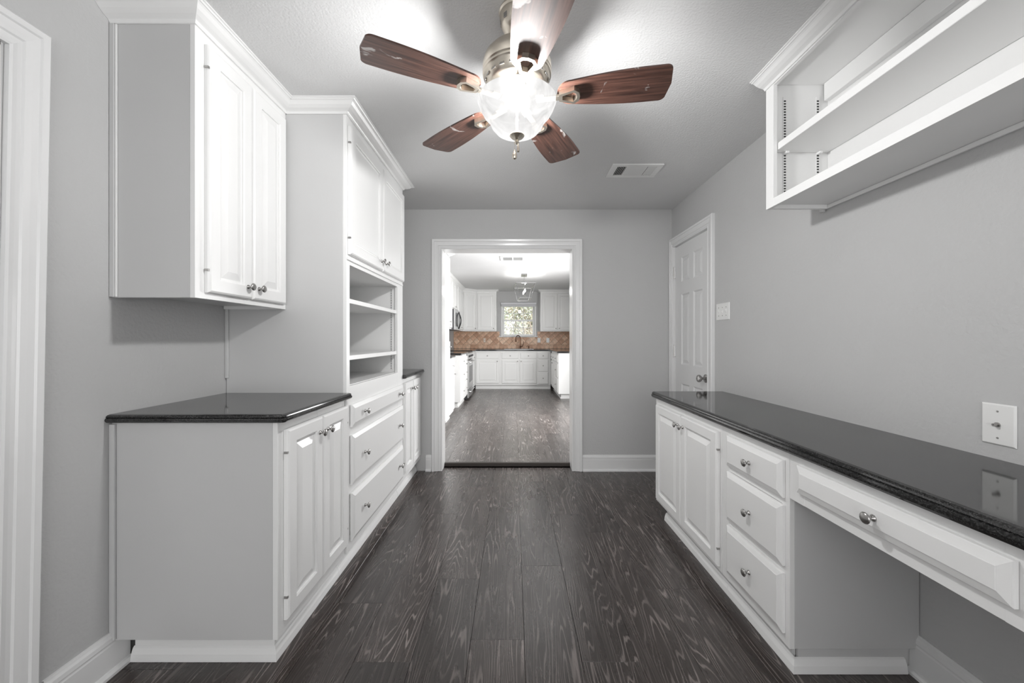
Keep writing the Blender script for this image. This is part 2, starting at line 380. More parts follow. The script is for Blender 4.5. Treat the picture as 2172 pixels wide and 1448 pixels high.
def plank_mesh(wd, ln, mat):
    bm = bmesh.new(); c = .0026 if mat is M_KFLOOR else .0010; z0, z1 = -.006, 0
    o = [(0.0004, 0.0004), (wd - .0004, 0.0004), (wd - .0004, ln - .0004), (0.0004, ln - .0004)]
    i_ = [(c, c), (wd - c, c), (wd - c, ln - c), (c, ln - c)]
    a = [bm.verts.new((x, y, z0)) for x, y in o]; b = [bm.verts.new((x, y, -.0008)) for x, y in o]; d = [bm.verts.new((x, y, z1)) for x, y in i_]
    for p, q in ((a, b), (b, d)):
        for k in range(4): bm.faces.new((p[k], p[(k + 1) % 4], q[(k + 1) % 4], q[k]))
    bm.faces.new(d); bmesh.ops.recalc_face_normals(bm, faces=bm.faces)
    me = bpy.data.meshes.new('plank'); bm.to_mesh(me); bm.free(); me.materials.append(mat); return me
def lay(parent, X0, X1, Y0, Y1, first, wd, ln, phases, z, mat):
    cache = {}; k = math.floor((X0 - first) / wd)
    while first + k * wd < X1 - .002:
        a, b = max(X0, first + k * wd), min(X1, first + (k + 1) * wd)
        ph = phases.get(k); ph = random.uniform(0, ln) if ph is None else ph
        y = Y0 + ((ph - Y0) % ln) - ln
        while y < Y1 - .004:
            p, q = max(Y0, y), min(Y1, y + ln)
            if q - p > .01:
                key = (round(b - a, 4), round(q - p, 4))
                if key not in cache: cache[key] = plank_mesh(b - a, q - p, mat)
                link(bpy.data.objects.new('plank', cache[key]), parent, Matrix.Translation((a, p, z)))
            y += ln
        k += 1
lay(fl, LW, RW, -2.2, BW + .11, -.17, .213, 1.215, {-2: 2.646, -1: 1.929, 0: 1.538, 1: 2.04, 2: 2.646, 3: 2.393, -3: 1.75, -4: 2.12, 4: 1.85, 5: 2.3}, 0, M_FLOOR)

# ------------------------------------------------------------------ SETTING: kitchen shell
struct(box('wall_kitchen_left', M_WALL, None, KL - WT, KL, BW + WT, KB, 0, KCEIL, bev=0))
struct(boxes('wall_kitchen_right', M_WALL, None, [(KR, KR + WT, BW + WT, 4.7, 0, KCEIL), (KR, KR + WT, 6.3, KB, 0, KCEIL), (KR, KR + WT, 4.7, 6.3, 0, .6), (KR, KR + WT, 4.7, 6.3, 1.8, KCEIL)], bev=0))  # opening added for the side fill lamp
WX0, WX1, WZ0, WZ1 = -.275, .53, 1.29, 2.07
wkb = struct(boxes('wall_kitchen_back', M_WALL, None, [(KL - WT, WX0, KB, KB + WT, 0, KCEIL), (WX1, KR + WT, KB, KB + WT, 0, KCEIL), (WX0, WX1, KB, KB + WT, 0, WZ0), (WX0, WX1, KB, KB + WT, WZ1, KCEIL)], bev=0))
struct(box('ceiling_kitchen', M_CEIL, None, KL - WT, KR + WT, BW, KB + WT, KCEIL, KCEIL + .1, bev=0))
kfl = struct(box('floor_kitchen', M_UNDER, None, KL, KR, BW + .13, KB, -.02, KF - .006, bev=0))
lay(kfl, KL, KR, BW + .135, KB, -.118, .171, 1.215, {}, KF, M_KFLOOR)
bm = bmesh.new(); sweep(bm, [(OX0, BW + .115, 0), (OX1, BW + .115, 0)], [(.03, 0), (0, 0), (0, .028), (-.006, .034), (-.03, .036), (-.045, .032), (-.045, 0)], (0, 0, 1), -1)
o = finish('trim_1', bm, M_UNDER, None); struct(o); o['label'] = 'dark wooden reducer strip on the floor of the doorway'
o.data.materials[0] = paint('dark_reducer_wood', (.045, .036, .031), .35)

# cased opening
opening = thing('door_1', 'wide white cased opening between this room and the kitchen', 'doorway', (-.06, BW, 0)); opening['kind'] = 'structure'; del opening['category']
CAS = [(0, 0), (0, .014), (.006, .017), (.018, .014), (.03, .013), (.034, .018), (.05, .020), (.066, .021), (.07, .026), (.086, .028), (.092, .022), (.092, 0)]
def casing(name, parent, fr, u0, u1, v0, v1, wid=.092, mat=None, left=True, right=True):
    k = wid / .092; prof = [(a * k, b) for a, b in CAS]
    bm = bmesh.new(); path = [fr.p(u0, v0), fr.p(u0, v1), fr.p(u1, v1), fr.p(u1, v0)]
    nrm = fr.w
    t = nrm.cross((path[1] - path[0]).normalized()); side = -1 if t.dot(fr.u) > 0 else 1
    sweep(bm, path, prof, nrm, side); return finish(name, bm, mat or M_TRIM, parent)
casing('casing', opening, FB(BW), OX0, OX1, 0.001, OZ, .094)
boxes('jamb', M_TRIM, opening, [(OX0 - .012, OX0, BW - .001, BW + WT + .001, 0.001, OZ)])
boxes('jamb', M_TRIM, opening, [(OX1, OX1 + .012, BW - .001, BW + WT + .001, 0.001, OZ)])
boxes('head_jamb', M_TRIM, opening, [(OX0 - .012, OX1 + .012, BW - .001, BW + WT + .001, OZ, OZ + .012)])

# baseboards
BASE = [(0, 0), (.030, 0), (.030, .010), (.024, .018), (.0165, .021), (.0165, .104), (.0145, .108), (.0145, .112), (.016, .116), (.0145, .130), (.009, .137), (.006, .146), (0, .146)]
def baseboard(name, path, side):
    bm = bmesh.new(); sweep(bm, path, BASE, (0, 0, 1), side); return struct(finish(name, bm, M_TRIM))
def pth(*ps): return [(x, y, 0.0005) for x, y in ps]
baseboard('baseboard_left', pth((LW, 1.4435), (LW, 1.185)), -1 if False else 1)
baseboard('baseboard_back_left', pth((-.80, BW), (OX0 - .096, BW)), -1)
baseboard('baseboard_back_right', pth((OX1 + .096, BW), (RW - .03, BW)), -1)
baseboard('baseboard_right', pth((RW, 1.3915), (RW, -2.2)), -1)
baseboard('baseboard_right_corner', pth((RW, DY0 - .1), (RW, 2.66)), -1)

# interior six-panel door, right wall
d2 = thing('door_2', 'white six-panel interior door in the right wall beside the doorway wall', 'door', (RW, 3.15, 0)); d2['kind'] = 'structure'; del d2['category']
fr = FRT(RW)
def six_panel(parent, fr, u0, u1, v0, v1, wback, wfront, mat):
    cw = (u1 - u0); c1 = (u0 + .115, u0 + cw / 2 - .035); c2 = (u0 + cw / 2 + .035, u1 - .115)
    if cw > .7: c1, c2 = (u0 + .12, u0 + cw / 2 - .05), (u0 + cw / 2 + .05, u1 - .12)
    rows = [(.22, .82), (.985, 1.595), (1.70, 1.915)]
    bm = bmesh.new(); us = [u0, c1[0], c1[1], c2[0], c2[1], u1]; vs = [v0, rows[0][0], rows[0][1], rows[1][0], rows[1][1], rows[2][0], rows[2][1], v1]
    V = {}
    def g(u, v, w_):
        k = (round(u, 5), round(v, 5), round(w_, 5))
        if k not in V: V[k] = bm.verts.new(fr.p(u, v, w_))
        return V[k]
    for i in range(5):
        for j in range(7):
            if i in (1, 3) and j in (1, 3, 5):
                prev = None
                for ins, w_ in ((0, wfront), (.012, wfront - .009), (.016, wfront - .009), (.042, wfront - .002), (.044, wfront - .002)):
                    cur = [g(us[i] + ins, vs[j] + ins, w_), g(us[i + 1] - ins, vs[j] + ins, w_), g(us[i + 1] - ins, vs[j + 1] - ins, w_), g(us[i] + ins, vs[j + 1] - ins, w_)]
                    if prev:
                        for k in range(4): bm.faces.new((prev[k], prev[(k + 1) % 4], cur[(k + 1) % 4], cur[k]))
                    prev = cur
                bm.faces.new(prev)
            else: bm.faces.new((g(us[i], vs[j], wfront), g(us[i + 1], vs[j], wfront), g(us[i + 1], vs[j + 1], wfront), g(us[i], vs[j + 1], wfront)))
    b0 = [bm.verts.new(fr.p(u, v, wback)) for u, v in ((u0, v0), (u1, v0), (u1, v1), (u0, v1))]; bm.faces.new(b0)
    for (ua, va), (ub, vb), p, q in (((u0, v0), (u1, v0), b0[0], b0[1]), ((u1, v0), (u1, v1), b0[1], b0[2]), ((u1, v1), (u0, v1), b0[2], b0[3]), ((u0, v1), (u0, v0), b0[3], b0[0])):
        if va == vb:
            seq = [g(u, va, wfront) for u in (us if ua < ub else us[::-1])]
        else: seq = [g(ua, v, wfront) for v in (vs if va < vb else vs[::-1])]
        bm.faces.new([p] + seq + [q])
    return finish('door_slab', bm, mat, parent)
slab = six_panel(d2, fr, DY0 + .003, DY1 - .003, .012, DZ - .006, -.045, -.010, M_TRIM)
casing('casing', d2, fr, DY0 - .002, DY1 + .0, 0.001, DZ, .082)
# squeeze the corner side of the casing: it dies into the corner
me = bpy.data.objects['casing.001'].data if 'casing.001' in bpy.data.objects else None
if me:
    for v in me.vertices:
        if v.co.y > DY1: v.co.y = DY1 + (v.co.y - DY1) * .66
boxes('jamb', M_TRIM, d2, [(RW - .001, RW + .13, DY0 - .009, DY0, 0.001, DZ)]); boxes('jamb', M_TRIM, d2, [(RW - .001, RW + .13, DY1, DY1 + .009, 0.001, DZ)]); boxes('head_jamb', M_TRIM, d2, [(RW - .001, RW + .13, DY0 - .009, DY1 + .009, DZ, DZ + .009)])
for z in (1.80, 1.10, .28):
    hb = boxes('hinge', M_TRIM, d2, [(RW - .004, RW + .009, DY1 - .012, DY1 + .006, z - .05, z + .05)])
    bm = bmesh.new(); tube_bm(bm, [(RW - .006, DY1 - .004, z - .052), (RW - .006, DY1 - .004, z + .052)], .006, 8); finish('hinge_barrel', bm, M_NICKEL, hb)
bm = lathe_bm([(0, 0), (.032, 0), (.032, .004), (.025, .009), (.012, .012), (.0105, .03), (.016, .034), (.026, .042), (.029, .052), (.026, .062), (.014, .068), (.006, .069), (.006, .071), (0, .071)], 24, (-1, 0, 0))
bmesh.ops.translate(bm, verts=bm.verts, vec=(RW + .010, 2.915, .905)); o = finish('door_knob', bm, M_NICKEL, slab, True); o['label'] = 'satin nickel round door knob'

# near-left door with its casing (slightly out of plumb)
d3 = thing('door_3', 'glossy white door casing at the near end of the left wall', 'door', (LW, .68, 0)); d3['kind'] = 'structure'; del d3['category']
cs = casing('casing', d3, FL(LW), .27, 1.082, 0.001, 2.045, .092)
for v in cs.data.vertices:
    if v.co.y > .6: v.co.y += .018 - .034 * (1 - v.co.z / 2.13)
boxes('jamb', M_TRIM, d3, [(LW - .13, LW + .001, 1.075, 1.09, 0.001, 2.05)]); boxes('jamb', M_TRIM, d3, [(LW - .13, LW + .001, .27, .285, 0.001, 2.05)]); boxes('head_jamb', M_TRIM, d3, [(LW - .13, LW + .001, .27, 1.09, 2.035, 2.05)])
six_panel(d3, FL(LW), .288, 1.072, .01, 2.03, -.09, -.055, M_TRIM)

# unseen window added behind the camera to go with the rear fill lamp
w2 = thing('added_window', 'wide white-framed window, unseen, added behind the camera for fill light', 'window', (.085, -2.2, .38)); w2['kind'] = 'structure'; del w2['category']
for a in ((-1.25, -1.2, .38, 2.32), (1.37, 1.42, .38, 2.32), (.06, .11, .38, 2.32), (-1.2, 1.37, .38, .43), (-1.2, 1.37, 2.27, 2.32)):
    box('window_frame', M_TRIM, w2, a[0], a[1], -2.22, -2.16, a[2], a[3])

# ------------------------------------------------------------------ LEFT: lower cabinet beside the door
CRN = [(0, 0), (0, -.050), (.006, -.050), (.009, -.044), (.012, -.040), (.016, -.038), (.028, -.033), (.042, -.024), (.052, -.014), (.058, -.010), (.062, -.010), (.066, -.006), (.072, -.005), (.072, 0)]
def crown(parent, path, side, top=CEIL - .0005, sx=1.0, sz=1.0, mat=None):
    bm = bmesh.new(); sweep(bm, [(x, y, top) for x, y in path], [(a * sx, b * sz) for a, b in CRN], (0, 0, 1), side); return finish('crown_molding', bm, mat or M_CAB, parent)
XF = -.853                                              # face frame plane of the left base run
Fb = FL(XF)
c1 = thing('lower_cabinet', 'white two-door lower cabinet nearest on the left, under the black granite', 'cabinet', (LW, 1.39, 0))
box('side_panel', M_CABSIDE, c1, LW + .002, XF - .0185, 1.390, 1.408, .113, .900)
box('back_panel', M_CAB, c1, LW + .002, LW + .012, 1.409, 1.93, .113, .9); box('bottom_panel', M_CAB, c1, LW + .012, XF - .02, 1.409, 1.93, .113, .131)
frame_grid(c1, Fb, 1.390, 1.944, .113, .900, -.018, 0, [(1.390, 1.432), (1.915, 1.944), (1.67, 1.705)], [(.113, .168), (.86, .9)], M_CAB)
box('scribe_strip', M_CABSIDE, c1, LW + .001, LW + .020, 1.380, 1.3895, .118, .895)
dd = cab_door(c1, Fb, 1.425, 1.686, .160, .866, (1.655, .800), 1.425)
dd = cab_door(c1, Fb, 1.691, 1.94, .160, .866, (1.724, .800), 1.94)
boxes('toe_kick', M_CAB, c1, [(LW + .032, XF - .045, 1.445, 1.457, .001, .113), (XF - .057, XF - .045, 1.457, 1.944, .001, .113)])
SHOE = [(0, 0), (.016, 0), (.016, .004), (.013, .026), (.006, .045), (0, .05)]
def shoe(parent, path, side):
    bm = bmesh.new(); sweep(bm, path, SHOE, (0, 0, 1), side); return finish('shoe_molding', bm, M_CAB, parent)
shoe(c1, [(LW + .03, 1.4445, .001), (XF - .0445, 1.4445, .001), (XF - .0445, 1.944, .001)], -1)

GR = [(.016, 0), (.006, .002), (.001, .008), (0, .014), (.002, .019), (.006, .021), (.004, .024), (.005, .028), (.010, .032), (.018, .034)]
def counter(name, x0, x1, y0, y1, z0, th, ex, label, mat=None, cr=.02, prof=None, cat='countertop'):
    """ex: exposed sides (x0, x1, y0, y1)"""
    bm = bmesh.new(); prev = None; k = th / .034; cr = max(cr, .02)
    for ins, dz in (prof or GR):
        a = x0 + ins * ex[0]; b = x1 - ins * ex[1]; c = y0 + ins * ex[2]; d = y1 - ins * ex[3]; r = cr - ins + .002
        pts = []
        for (cx, cy, sx, sy, on, st) in ((a, c, 1, 1, ex[0] and ex[2], 180), (b, c, -1, 1, ex[1] and ex[2], 270), (b, d, -1, -1, ex[1] and ex[3], 0), (a, d, 1, -1, ex[0] and ex[3], 90)):
            rr = r if on else 0.0002
            for q in range(6):
                an = R(st + 90 * q / 5); pts.append((cx + sx * rr + rr * math.cos(an), cy + sy * rr + rr * math.sin(an)))
        cur = [bm.verts.new((x, y, z0 + dz * k)) for x, y in pts]
        if prev:
            n = len(cur)
            for j in range(n): bm.faces.new((prev[j], prev[(j + 1) % n], cur[(j + 1) % n], cur[j]))
        else: bm.faces.new(cur)
        prev = cur
    bm.faces.new(prev)
    o = finish(name, bm, mat or M_GRANITE, None, False); return tag(o, label, cat)
counter('countertop', LW + .001, -.815, 1.366, 1.943, .901, .030, (0, 1, 1, 0), 'black granite top of the nearest left lower cabinet, with a rounded corner')

# ------------------------------------------------------------------ LEFT: upper wall cabinet
XU = -1.152; Fu = FL(XU)
c2 = thing('wall_cabinet', 'white two-door wall cabinet hung above the left granite top', 'cabinet', (LW, 1.39, 1.35))
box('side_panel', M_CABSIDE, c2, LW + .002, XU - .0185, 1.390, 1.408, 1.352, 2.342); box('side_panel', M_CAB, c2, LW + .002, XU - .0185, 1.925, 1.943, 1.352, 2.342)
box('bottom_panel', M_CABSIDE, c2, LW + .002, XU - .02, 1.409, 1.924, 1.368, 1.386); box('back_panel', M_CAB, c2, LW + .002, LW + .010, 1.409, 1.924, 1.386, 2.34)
frame_grid(c2, Fu, 1.390, 1.943, 1.352, 2.345, -.018, 0, [(1.390, 1.44), (1.905, 1.943), (1.65, 1.70)], [(1.352, 1.40), (2.28, 2.345)], M_CAB)
boxes('scribe_strip', M_CABSIDE, c2, [(LW + .001, LW + .018, 1.381, 1.3895, 1.354, 2.338)]); boxes('scribe_bead', M_CAB, c2, [(LW + .0185, LW + .025, 1.384, 1.3895, 1.354, 2.338)])
cab_door(c2, Fu, 1.432, 1.672, 1.375, 2.300, (1.640, 1.425), 1.432, flat=False)
cab_door(c2, Fu, 1.677, 1.921, 1.375, 2.300, (1.710, 1.425), None)
crown(c2, [(LW + .001, 1.3895), (XU + .0005, 1.3895), (XU + .0005, 1.943)], -1)

# ------------------------------------------------------------------ LEFT: tall hutch
XH = -.845; Fh = FL(XH); HY0, HY1 = 1.945, 2.93
h = thing('hutch', 'tall white built-in hutch with open shelves over three wide drawers', 'hutch', (LW, HY0, 0))
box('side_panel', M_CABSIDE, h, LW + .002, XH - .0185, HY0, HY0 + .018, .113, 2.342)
box('side_panel', M_CAB, h, LW + .002, XH - .0185, 2.825, 2.843, .113, 2.342); box('side_panel', M_CAB, h, LW + .002, XH - .0185, HY1 - .018, HY1, .113, 2.342)
box('back_panel', M_CAB, h, LW + .002, LW + .012, HY0 + .019, HY1 - .019, .113, 2.34)
box('niche_floor', M_CAB, h, LW + .013, XH - .0185, HY0 + .0185, 2.8245, .945, .963); box('niche_ceiling', M_CAB, h, LW + .013, XH - .0185, HY0 + .0185, 2.8245, 1.59, 1.608)
for z in (1.389, 1.093):
    box('shelf', M_CAB, h, LW + .015, XH - .006, HY0 + .042, 2.805, z, z + .024)
frame_grid(h, Fh, HY0, HY1, .113, 2.345, -.018, 0, [(HY0, HY0 + .038), (2.80, HY1)], [(.113, .165), (.400, .455), (.700, .755), (.855, .960), (1.585, 1.645), (2.28, 2.345)], M_CAB)
boxes('frame_bead', M_CAB, h, [(XH + .0005, XH + .007, HY0 + .002, 2.915, 1.606, 1.618)])
tr = box('shelf_track', M_NICKEL, h, -.905, -.889, 2.821, 2.8245, .975, 1.58, bev=0)
tr.data.materials[0] = M_CAB
bm = bmesh.new(); z = .985
while z < 1.57: bx(bm, -.901, -.893, 2.8203, 2.8212, z, z + .005); z += .0125
finish('track_slots', bm, M_DARK, tr, kind='stuff')
cab_door(h, Fh, 1.958, 2.443, 1.635, 2.290, (2.405, 1.69), 1.958, st=.062, flat=True); cab_door(h, Fh, 2.448, 2.915, 1.635, 2.290, (2.487, 1.69), None, st=.062, flat=True)
for v0, v1 in ((.748, .863), (.449, .706), (.159, .406)):
    drawer_front(h, Fh, 1.985, 2.90, v0, v1, [(2.135, (v0 + v1) / 2), (2.79, (v0 + v1) / 2)])
boxes('toe_kick', M_CAB, h, [(XF - .057, XF - .045, HY0, HY1, .001, .113)]); shoe(h, [(XF - .0445, HY0, .001), (XF - .0445, HY1, .001)], -1)
crown(h, [(XU + .003, HY0 - .0005), (XH + .0005, HY0 - .0005), (XH + .0005, HY1 + .0005), (LW + .002, HY1 + .0005)], -1)
o = box('corner_strip', M_CABSIDE, h, LW + .001, LW + .017, HY0 - .010, HY0 - .001, 1.005, 1.366)

# ------------------------------------------------------------------ LEFT: far lower cabinet
c3 = thing('lower_cabinet', 'narrow white two-door lower cabinet between the hutch and the doorway wall', 'cabinet', (LW, 2.94, 0))
box('carcass', M_CAB, c3, LW + .002, XF - .0185, 2.935, 3.512, .113, .900)
frame_grid(c3, Fb, 2.935, 3.512, .113, .900, -.018, 0, [(2.935, 2.985), (3.475, 3.512), (3.19, 3.22)], [(.113, .165), (.86, .9)], M_CAB)
cab_door(c3, Fb, 2.965, 3.200, .160, .866, (3.172, .80), 2.965); cab_door(c3, Fb, 3.205, 3.455, .160, .866, (3.238, .80), None)
boxes('toe_kick', M_CAB, c3, [(XF - .057, XF - .045, 2.934, 3.50, .001, .113)]); shoe(c3, [(XF - .0445, 2.934, .001), (XF - .0445, 3.50, .001)], -1)
counter('countertop', LW + .001, -.815, 2.933, BW - .001, .901, .030, (0, 1, 0, 0), 'short black granite top at the far left between hutch and doorway wall')

# ------------------------------------------------------------------ RIGHT: desk run
XD = .985; Fd = FRT(XD)
DZT = .800
c4 = thing('desk_cabinet', 'white two-door cabinet at the far end of the right desk', 'cabinet', (RW, 2.23, 0))
box('carcass', M_CABSIDE, c4, XD + .0185, RW - .002, 1.812, 2.650, .097, DZT)
frame_grid(c4, Fd, 1.811, 2.650, .097, DZT, -.018, 0, [(1.811, 1.845), (2.615, 2.650), (2.20, 2.24)], [(.097, .14), (.755, DZT)], M_CAB)
cab_door(c4, Fd, 2.226, 2.615, .121, .762, (2.258, .70), None); cab_door(c4, Fd, 1.829, 2.221, .121, .762, (2.19, .70), 1.829)
c5 = thing('desk_drawer_cabinet', 'white cabinet of three stacked drawers beside the desk knee space', 'cabinet', (RW, 1.59, 0))
box('side_panel', M_CABSIDE, c5, XD + .0185, RW - .002, 1.370, 1.388, .097, DZT); box('carcass', M_CAB, c5, XD + .0185, RW - .002, 1.389, 1.810, .097, DZT)
frame_grid(c5, Fd, 1.370, 1.810, .097, DZT, -.018, 0, [(1.370, 1.41), (1.745, 1.810)], [(.097, .145), (.35, .385), (.60, .63), (.755, DZT)], M_CAB)
for v0, v1 in ((.627, .763), (.381, .600), (.138, .355)): drawer_front(c5, Fd, 1.391, 1.756, v0, v1, [(1.574, (v0 + v1) / 2)])
boxes('toe_kick', M_CABSIDE, c4, [(XD + .035, XD + .047, 1.811, 2.55, .001, .097), (XD + .047, RW - .03, 2.538, 2.55, .001, .097)])
boxes('toe_kick', M_CABSIDE, c5, [(XD + .035, XD + .047, 1.405, 1.8105, .001, .097), (XD + .047, RW - .002, 1.393, 1.405, .001, .097)])
shoe(c4, [(XD + .0345, 1.811, .001), (XD + .0345, 2.555, .001)], 1); shoe(c5, [(RW - .035, 1.3925, .001), (XD + .0345, 1.3925, .001), (XD + .0345, 1.8105, .001)], 1)
c6 = thing('desk_apron', 'wide shallow white pencil drawer over the knee space of the desk', 'desk', (1.0, .85, .63))
frame_grid(c6, Fd, .30, 1.369, .635, DZT, -.018, 0, [(1.30, 1.369), (.30, .77)], [(.635, .69), (.755, DZT)], M_CAB)
box('drawer_box', M_CABSIDE, c6, XD + .0185, RW - .05, .72, 1.34, .66, .775)
drawer_front(c6, Fd, .748, 1.322, .675, .769, [(1.03, .722)], ch=.022)
box('underside_rail', M_CABSIDE, c6, RW - .022, RW - .002, .30, 1.369, .70, DZT)
c7 = thing('desk_end_panel', 'white end panel carrying the near end of the desk', 'panel', (1.2, .29, 0)); box('panel', M_CAB, c7, XD, RW - .002, .27, .298, .001, DZT); box('foot_trim', M_CAB, c7, XD - .01, RW - .03, .262, .2695, .001, .05)
counter('countertop', .955, RW - .001, .25, 2.680, DZT + .001, .041, (1, 0, 1, 1), 'long black granite desk top along the right wall')

# ------------------------------------------------------------------ RIGHT: open shelf unit
XS, SY0, SY1, SZ0 = 1.17, .35, 1.78, 1.80
s = thing('wall_shelf_unit', 'open white wall shelf unit hung above the desk on the right', 'shelf', (RW, 1.0, SZ0))
Fs = FRT(XS)
box('side_panel', M_CAB, s, XS + .0185, RW - .002, SY1 - .018, SY1, SZ0 + .001, 2.385); box('side_panel', M_CAB, s, XS + .0185, RW - .002, SY0, SY0 + .018, SZ0 + .001, 2.385)
box('bottom_panel', M_CAB, s, XS + .0185, RW - .002, SY0 + .0185, SY1 - .0185, SZ0 + .018, SZ0 + .034)
box('back_panel', M_CAB, s, RW - .010, RW - .003, SY0 + .0185, SY1 - .0185, SZ0 + .034, 2.366)
box('top_panel', M_CAB, s, XS + .0185, RW - .003, SY0 + .0185, SY1 - .0185, 2.366, 2.385)
box('shelf', M_CAB, s, XS + .022, RW - .012, SY0 + .02, SY1 - .021, 2.055, 2.087)
box('nailer', M_CAB, s, RW - .036, RW - .0105, SY0 + .02, SY1 - .03, 2.285, 2.365)
frame_grid(s, Fs, SY0, SY1, SZ0, 2.387, -.018, 0, [(SY1 - .050, SY1), (SY0, SY0 + .05)], [(SZ0, SZ0 + .037), (2.345, 2.387)], M_CAB)
crown(s, [(XS - .0005, SY0), (XS - .0005, SY1)], 1, sx=1.05, sz=.8)
box('wall_cleat', M_CAB, s, RW - .012, RW - .002, SY0 + .02, SY1 - .0185, SZ0 + .001, SZ0 + .0175)
for X in (1.235, 1.386):
    tr = box('shelf_track', M_CAB, s, X, X + .014, SY1 - .0215, SY1 - .0184, SZ0 + .04, 2.31, bev=0)
    bm = bmesh.new(); z = SZ0 + .05
    while z < 2.30:
        if not 2.045 < z < 2.095: bx(bm, X + .0025, X + .0115, SY1 - .0226, SY1 - .0214, z, z + .006)
        z += .0125
    finish('track_slots', bm, M_DARK, tr, kind='stuff')
    box('shelf_clip', M_CAB, s, X - .001, X + .012, SY1 - .045, SY1 - .0225, 2.044, 2.0545, bev=.001)
box('mounting_block', M_CABSIDE, s, RW - .022, RW - .004, SY1 + .0005, SY1 + .015, SZ0 - .008, SZ0 + .015)

# ------------------------------------------------------------------ switch plate, cable plate
def plate(name, fr, u0, u1, v0, v1, label, cat, mat=None, t=.006):
    th = thing(name, label, cat, fr.p((u0 + u1) / 2, v0, 0)); bm = bmesh.new()
    rings(bm, fr, u0, u1, v0, v1, [(0, .0006), (0, .002), (.004, t), (.008, t)], True, True); finish('cover_plate', bm, mat or M_PLATE, th); return th
sp = plate('light_switch', FRT(RW), 2.572, 2.738, 1.335, 1.452, 'white three-gang light switch plate beside the six-panel door', 'switch')
for k, u in enumerate((2.609, 2.655, 2.701)):
    b = bmesh.new(); up = (1, -1, 1)[k]
    f2 = FRT(RW); vs = [b.verts.new(f2.p(uu, vv, ww)) for uu, vv, ww in ((u - .005, 1.382, .006), (u + .005, 1.382, .006), (u + .005, 1.406, .006), (u - .005, 1.406, .006), (u - .004, 1.394 + up * .010, .016), (u + .004, 1.394 + up * .010, .016))]
    b.faces.new((vs[0], vs[1], vs[5], vs[4])); b.faces.new((vs[3], vs[2], vs[5], vs[4])); b.faces.new((vs[0], vs[3], vs[4])); b.faces.new((vs[1], vs[2], vs[5])); finish('toggle', b, M_PLATE, sp)
    for vv in (1.366, 1.422):
        b = bmesh.new(); fbox(b, f2, u - .003, u + .003, vv - .003, vv + .003, .006, .0072); finish('screw', b, M_NICKEL, sp)
cp = plate('cable_plate', FRT(RW), 1.105, 1.187, .885, 1.008, 'white wall plate with one coaxial jack above the desk', 'wall plate')
for vv, rr_ in ((.986, .0028), (.907, .0028)):
    b = lathe_bm([(0, 0), (rr_, 0), (rr_, .0012), (0, .0015)], 10, (-1, 0, 0)); bmesh.ops.translate(b, verts=b.verts, vec=(RW - .006, 1.146, vv)); finish('screw', b, M_NICKEL, cp)
b = lathe_bm([(0, 0), (.0075, 0), (.0075, .003), (.0048, .003), (.0048, .013), (.0015, .013), (.0015, .010), (0, .010)], 12, (-1, 0, 0)); bmesh.ops.translate(b, verts=b.verts, vec=(RW - .006, 1.146, .946)); finish('coaxial_jack', b, M_NICKEL, cp)

# ------------------------------------------------------------------ ceiling vent
v = thing('ceiling_vent', 'white slatted air vent in the ceiling near the six-panel door', 'vent', (.847, 2.697, CEIL))
boxes('frame', M_PLATE, v, [(.673, 1.021, 2.595, 2.627, CEIL - .010, CEIL - .0005), (.673, 1.021, 2.768, 2.80, CEIL - .010, CEIL - .0005), (.673, .715, 2.627, 2.768, CEIL - .010, CEIL - .0005), (.982, 1.021, 2.627, 2.768, CEIL - .010, CEIL - .0005), (.777, .785, 2.627, 2.768, CEIL - .010, CEIL - .0005), (.912, .920, 2.627, 2.768, CEIL - .010, CEIL - .0005)], bev=.0015)
box('duct', M_DARK, v, .70, 1.0, 2.62, 2.775, CEIL - .0018, CEIL - .0006, bev=0)
def slat(parent, p0, p1, wdt, tilt):
    bm = bmesh.new(); p0, p1 = Vector(p0), Vector(p1); d = (p1 - p0).normalized(); s_ = d.cross(Vector((0, 0, 1))); q = s_ * math.cos(tilt) + Vector((0, 0, 1)) * math.sin(tilt); nn = d.cross(q) * .0006
    a = [bm.verts.new(p + q * sg * wdt / 2 + nn * t_) for p in (p0, p1) for sg in (-1, 1) for t_ in (-1, 1)]
    for f in ((0, 1, 3, 2), (4, 6, 7, 5), (0, 4, 5, 1), (2, 3, 7, 6), (0, 2, 6, 4), (1, 5, 7, 3)): bm.faces.new([a[i] for i in f])
    return finish('slat', bm, M_PLATE, parent)
for k in range(5):
    x = .724 + k * .0115; slat(v, (x, 2.627, CEIL - .0065), (x, 2.768, CEIL - .0065), .009, R(48))
    x = .930 + k * .0115; slat(v, (x, 2.627, CEIL - .0065), (x, 2.768, CEIL - .0065), .009, R(-48))
for k in range(10):
    y = 2.634 + k * .0142; slat(v, (.785, y, CEIL - .0065), (.912, y, CEIL - .0065), .0125, R(38))

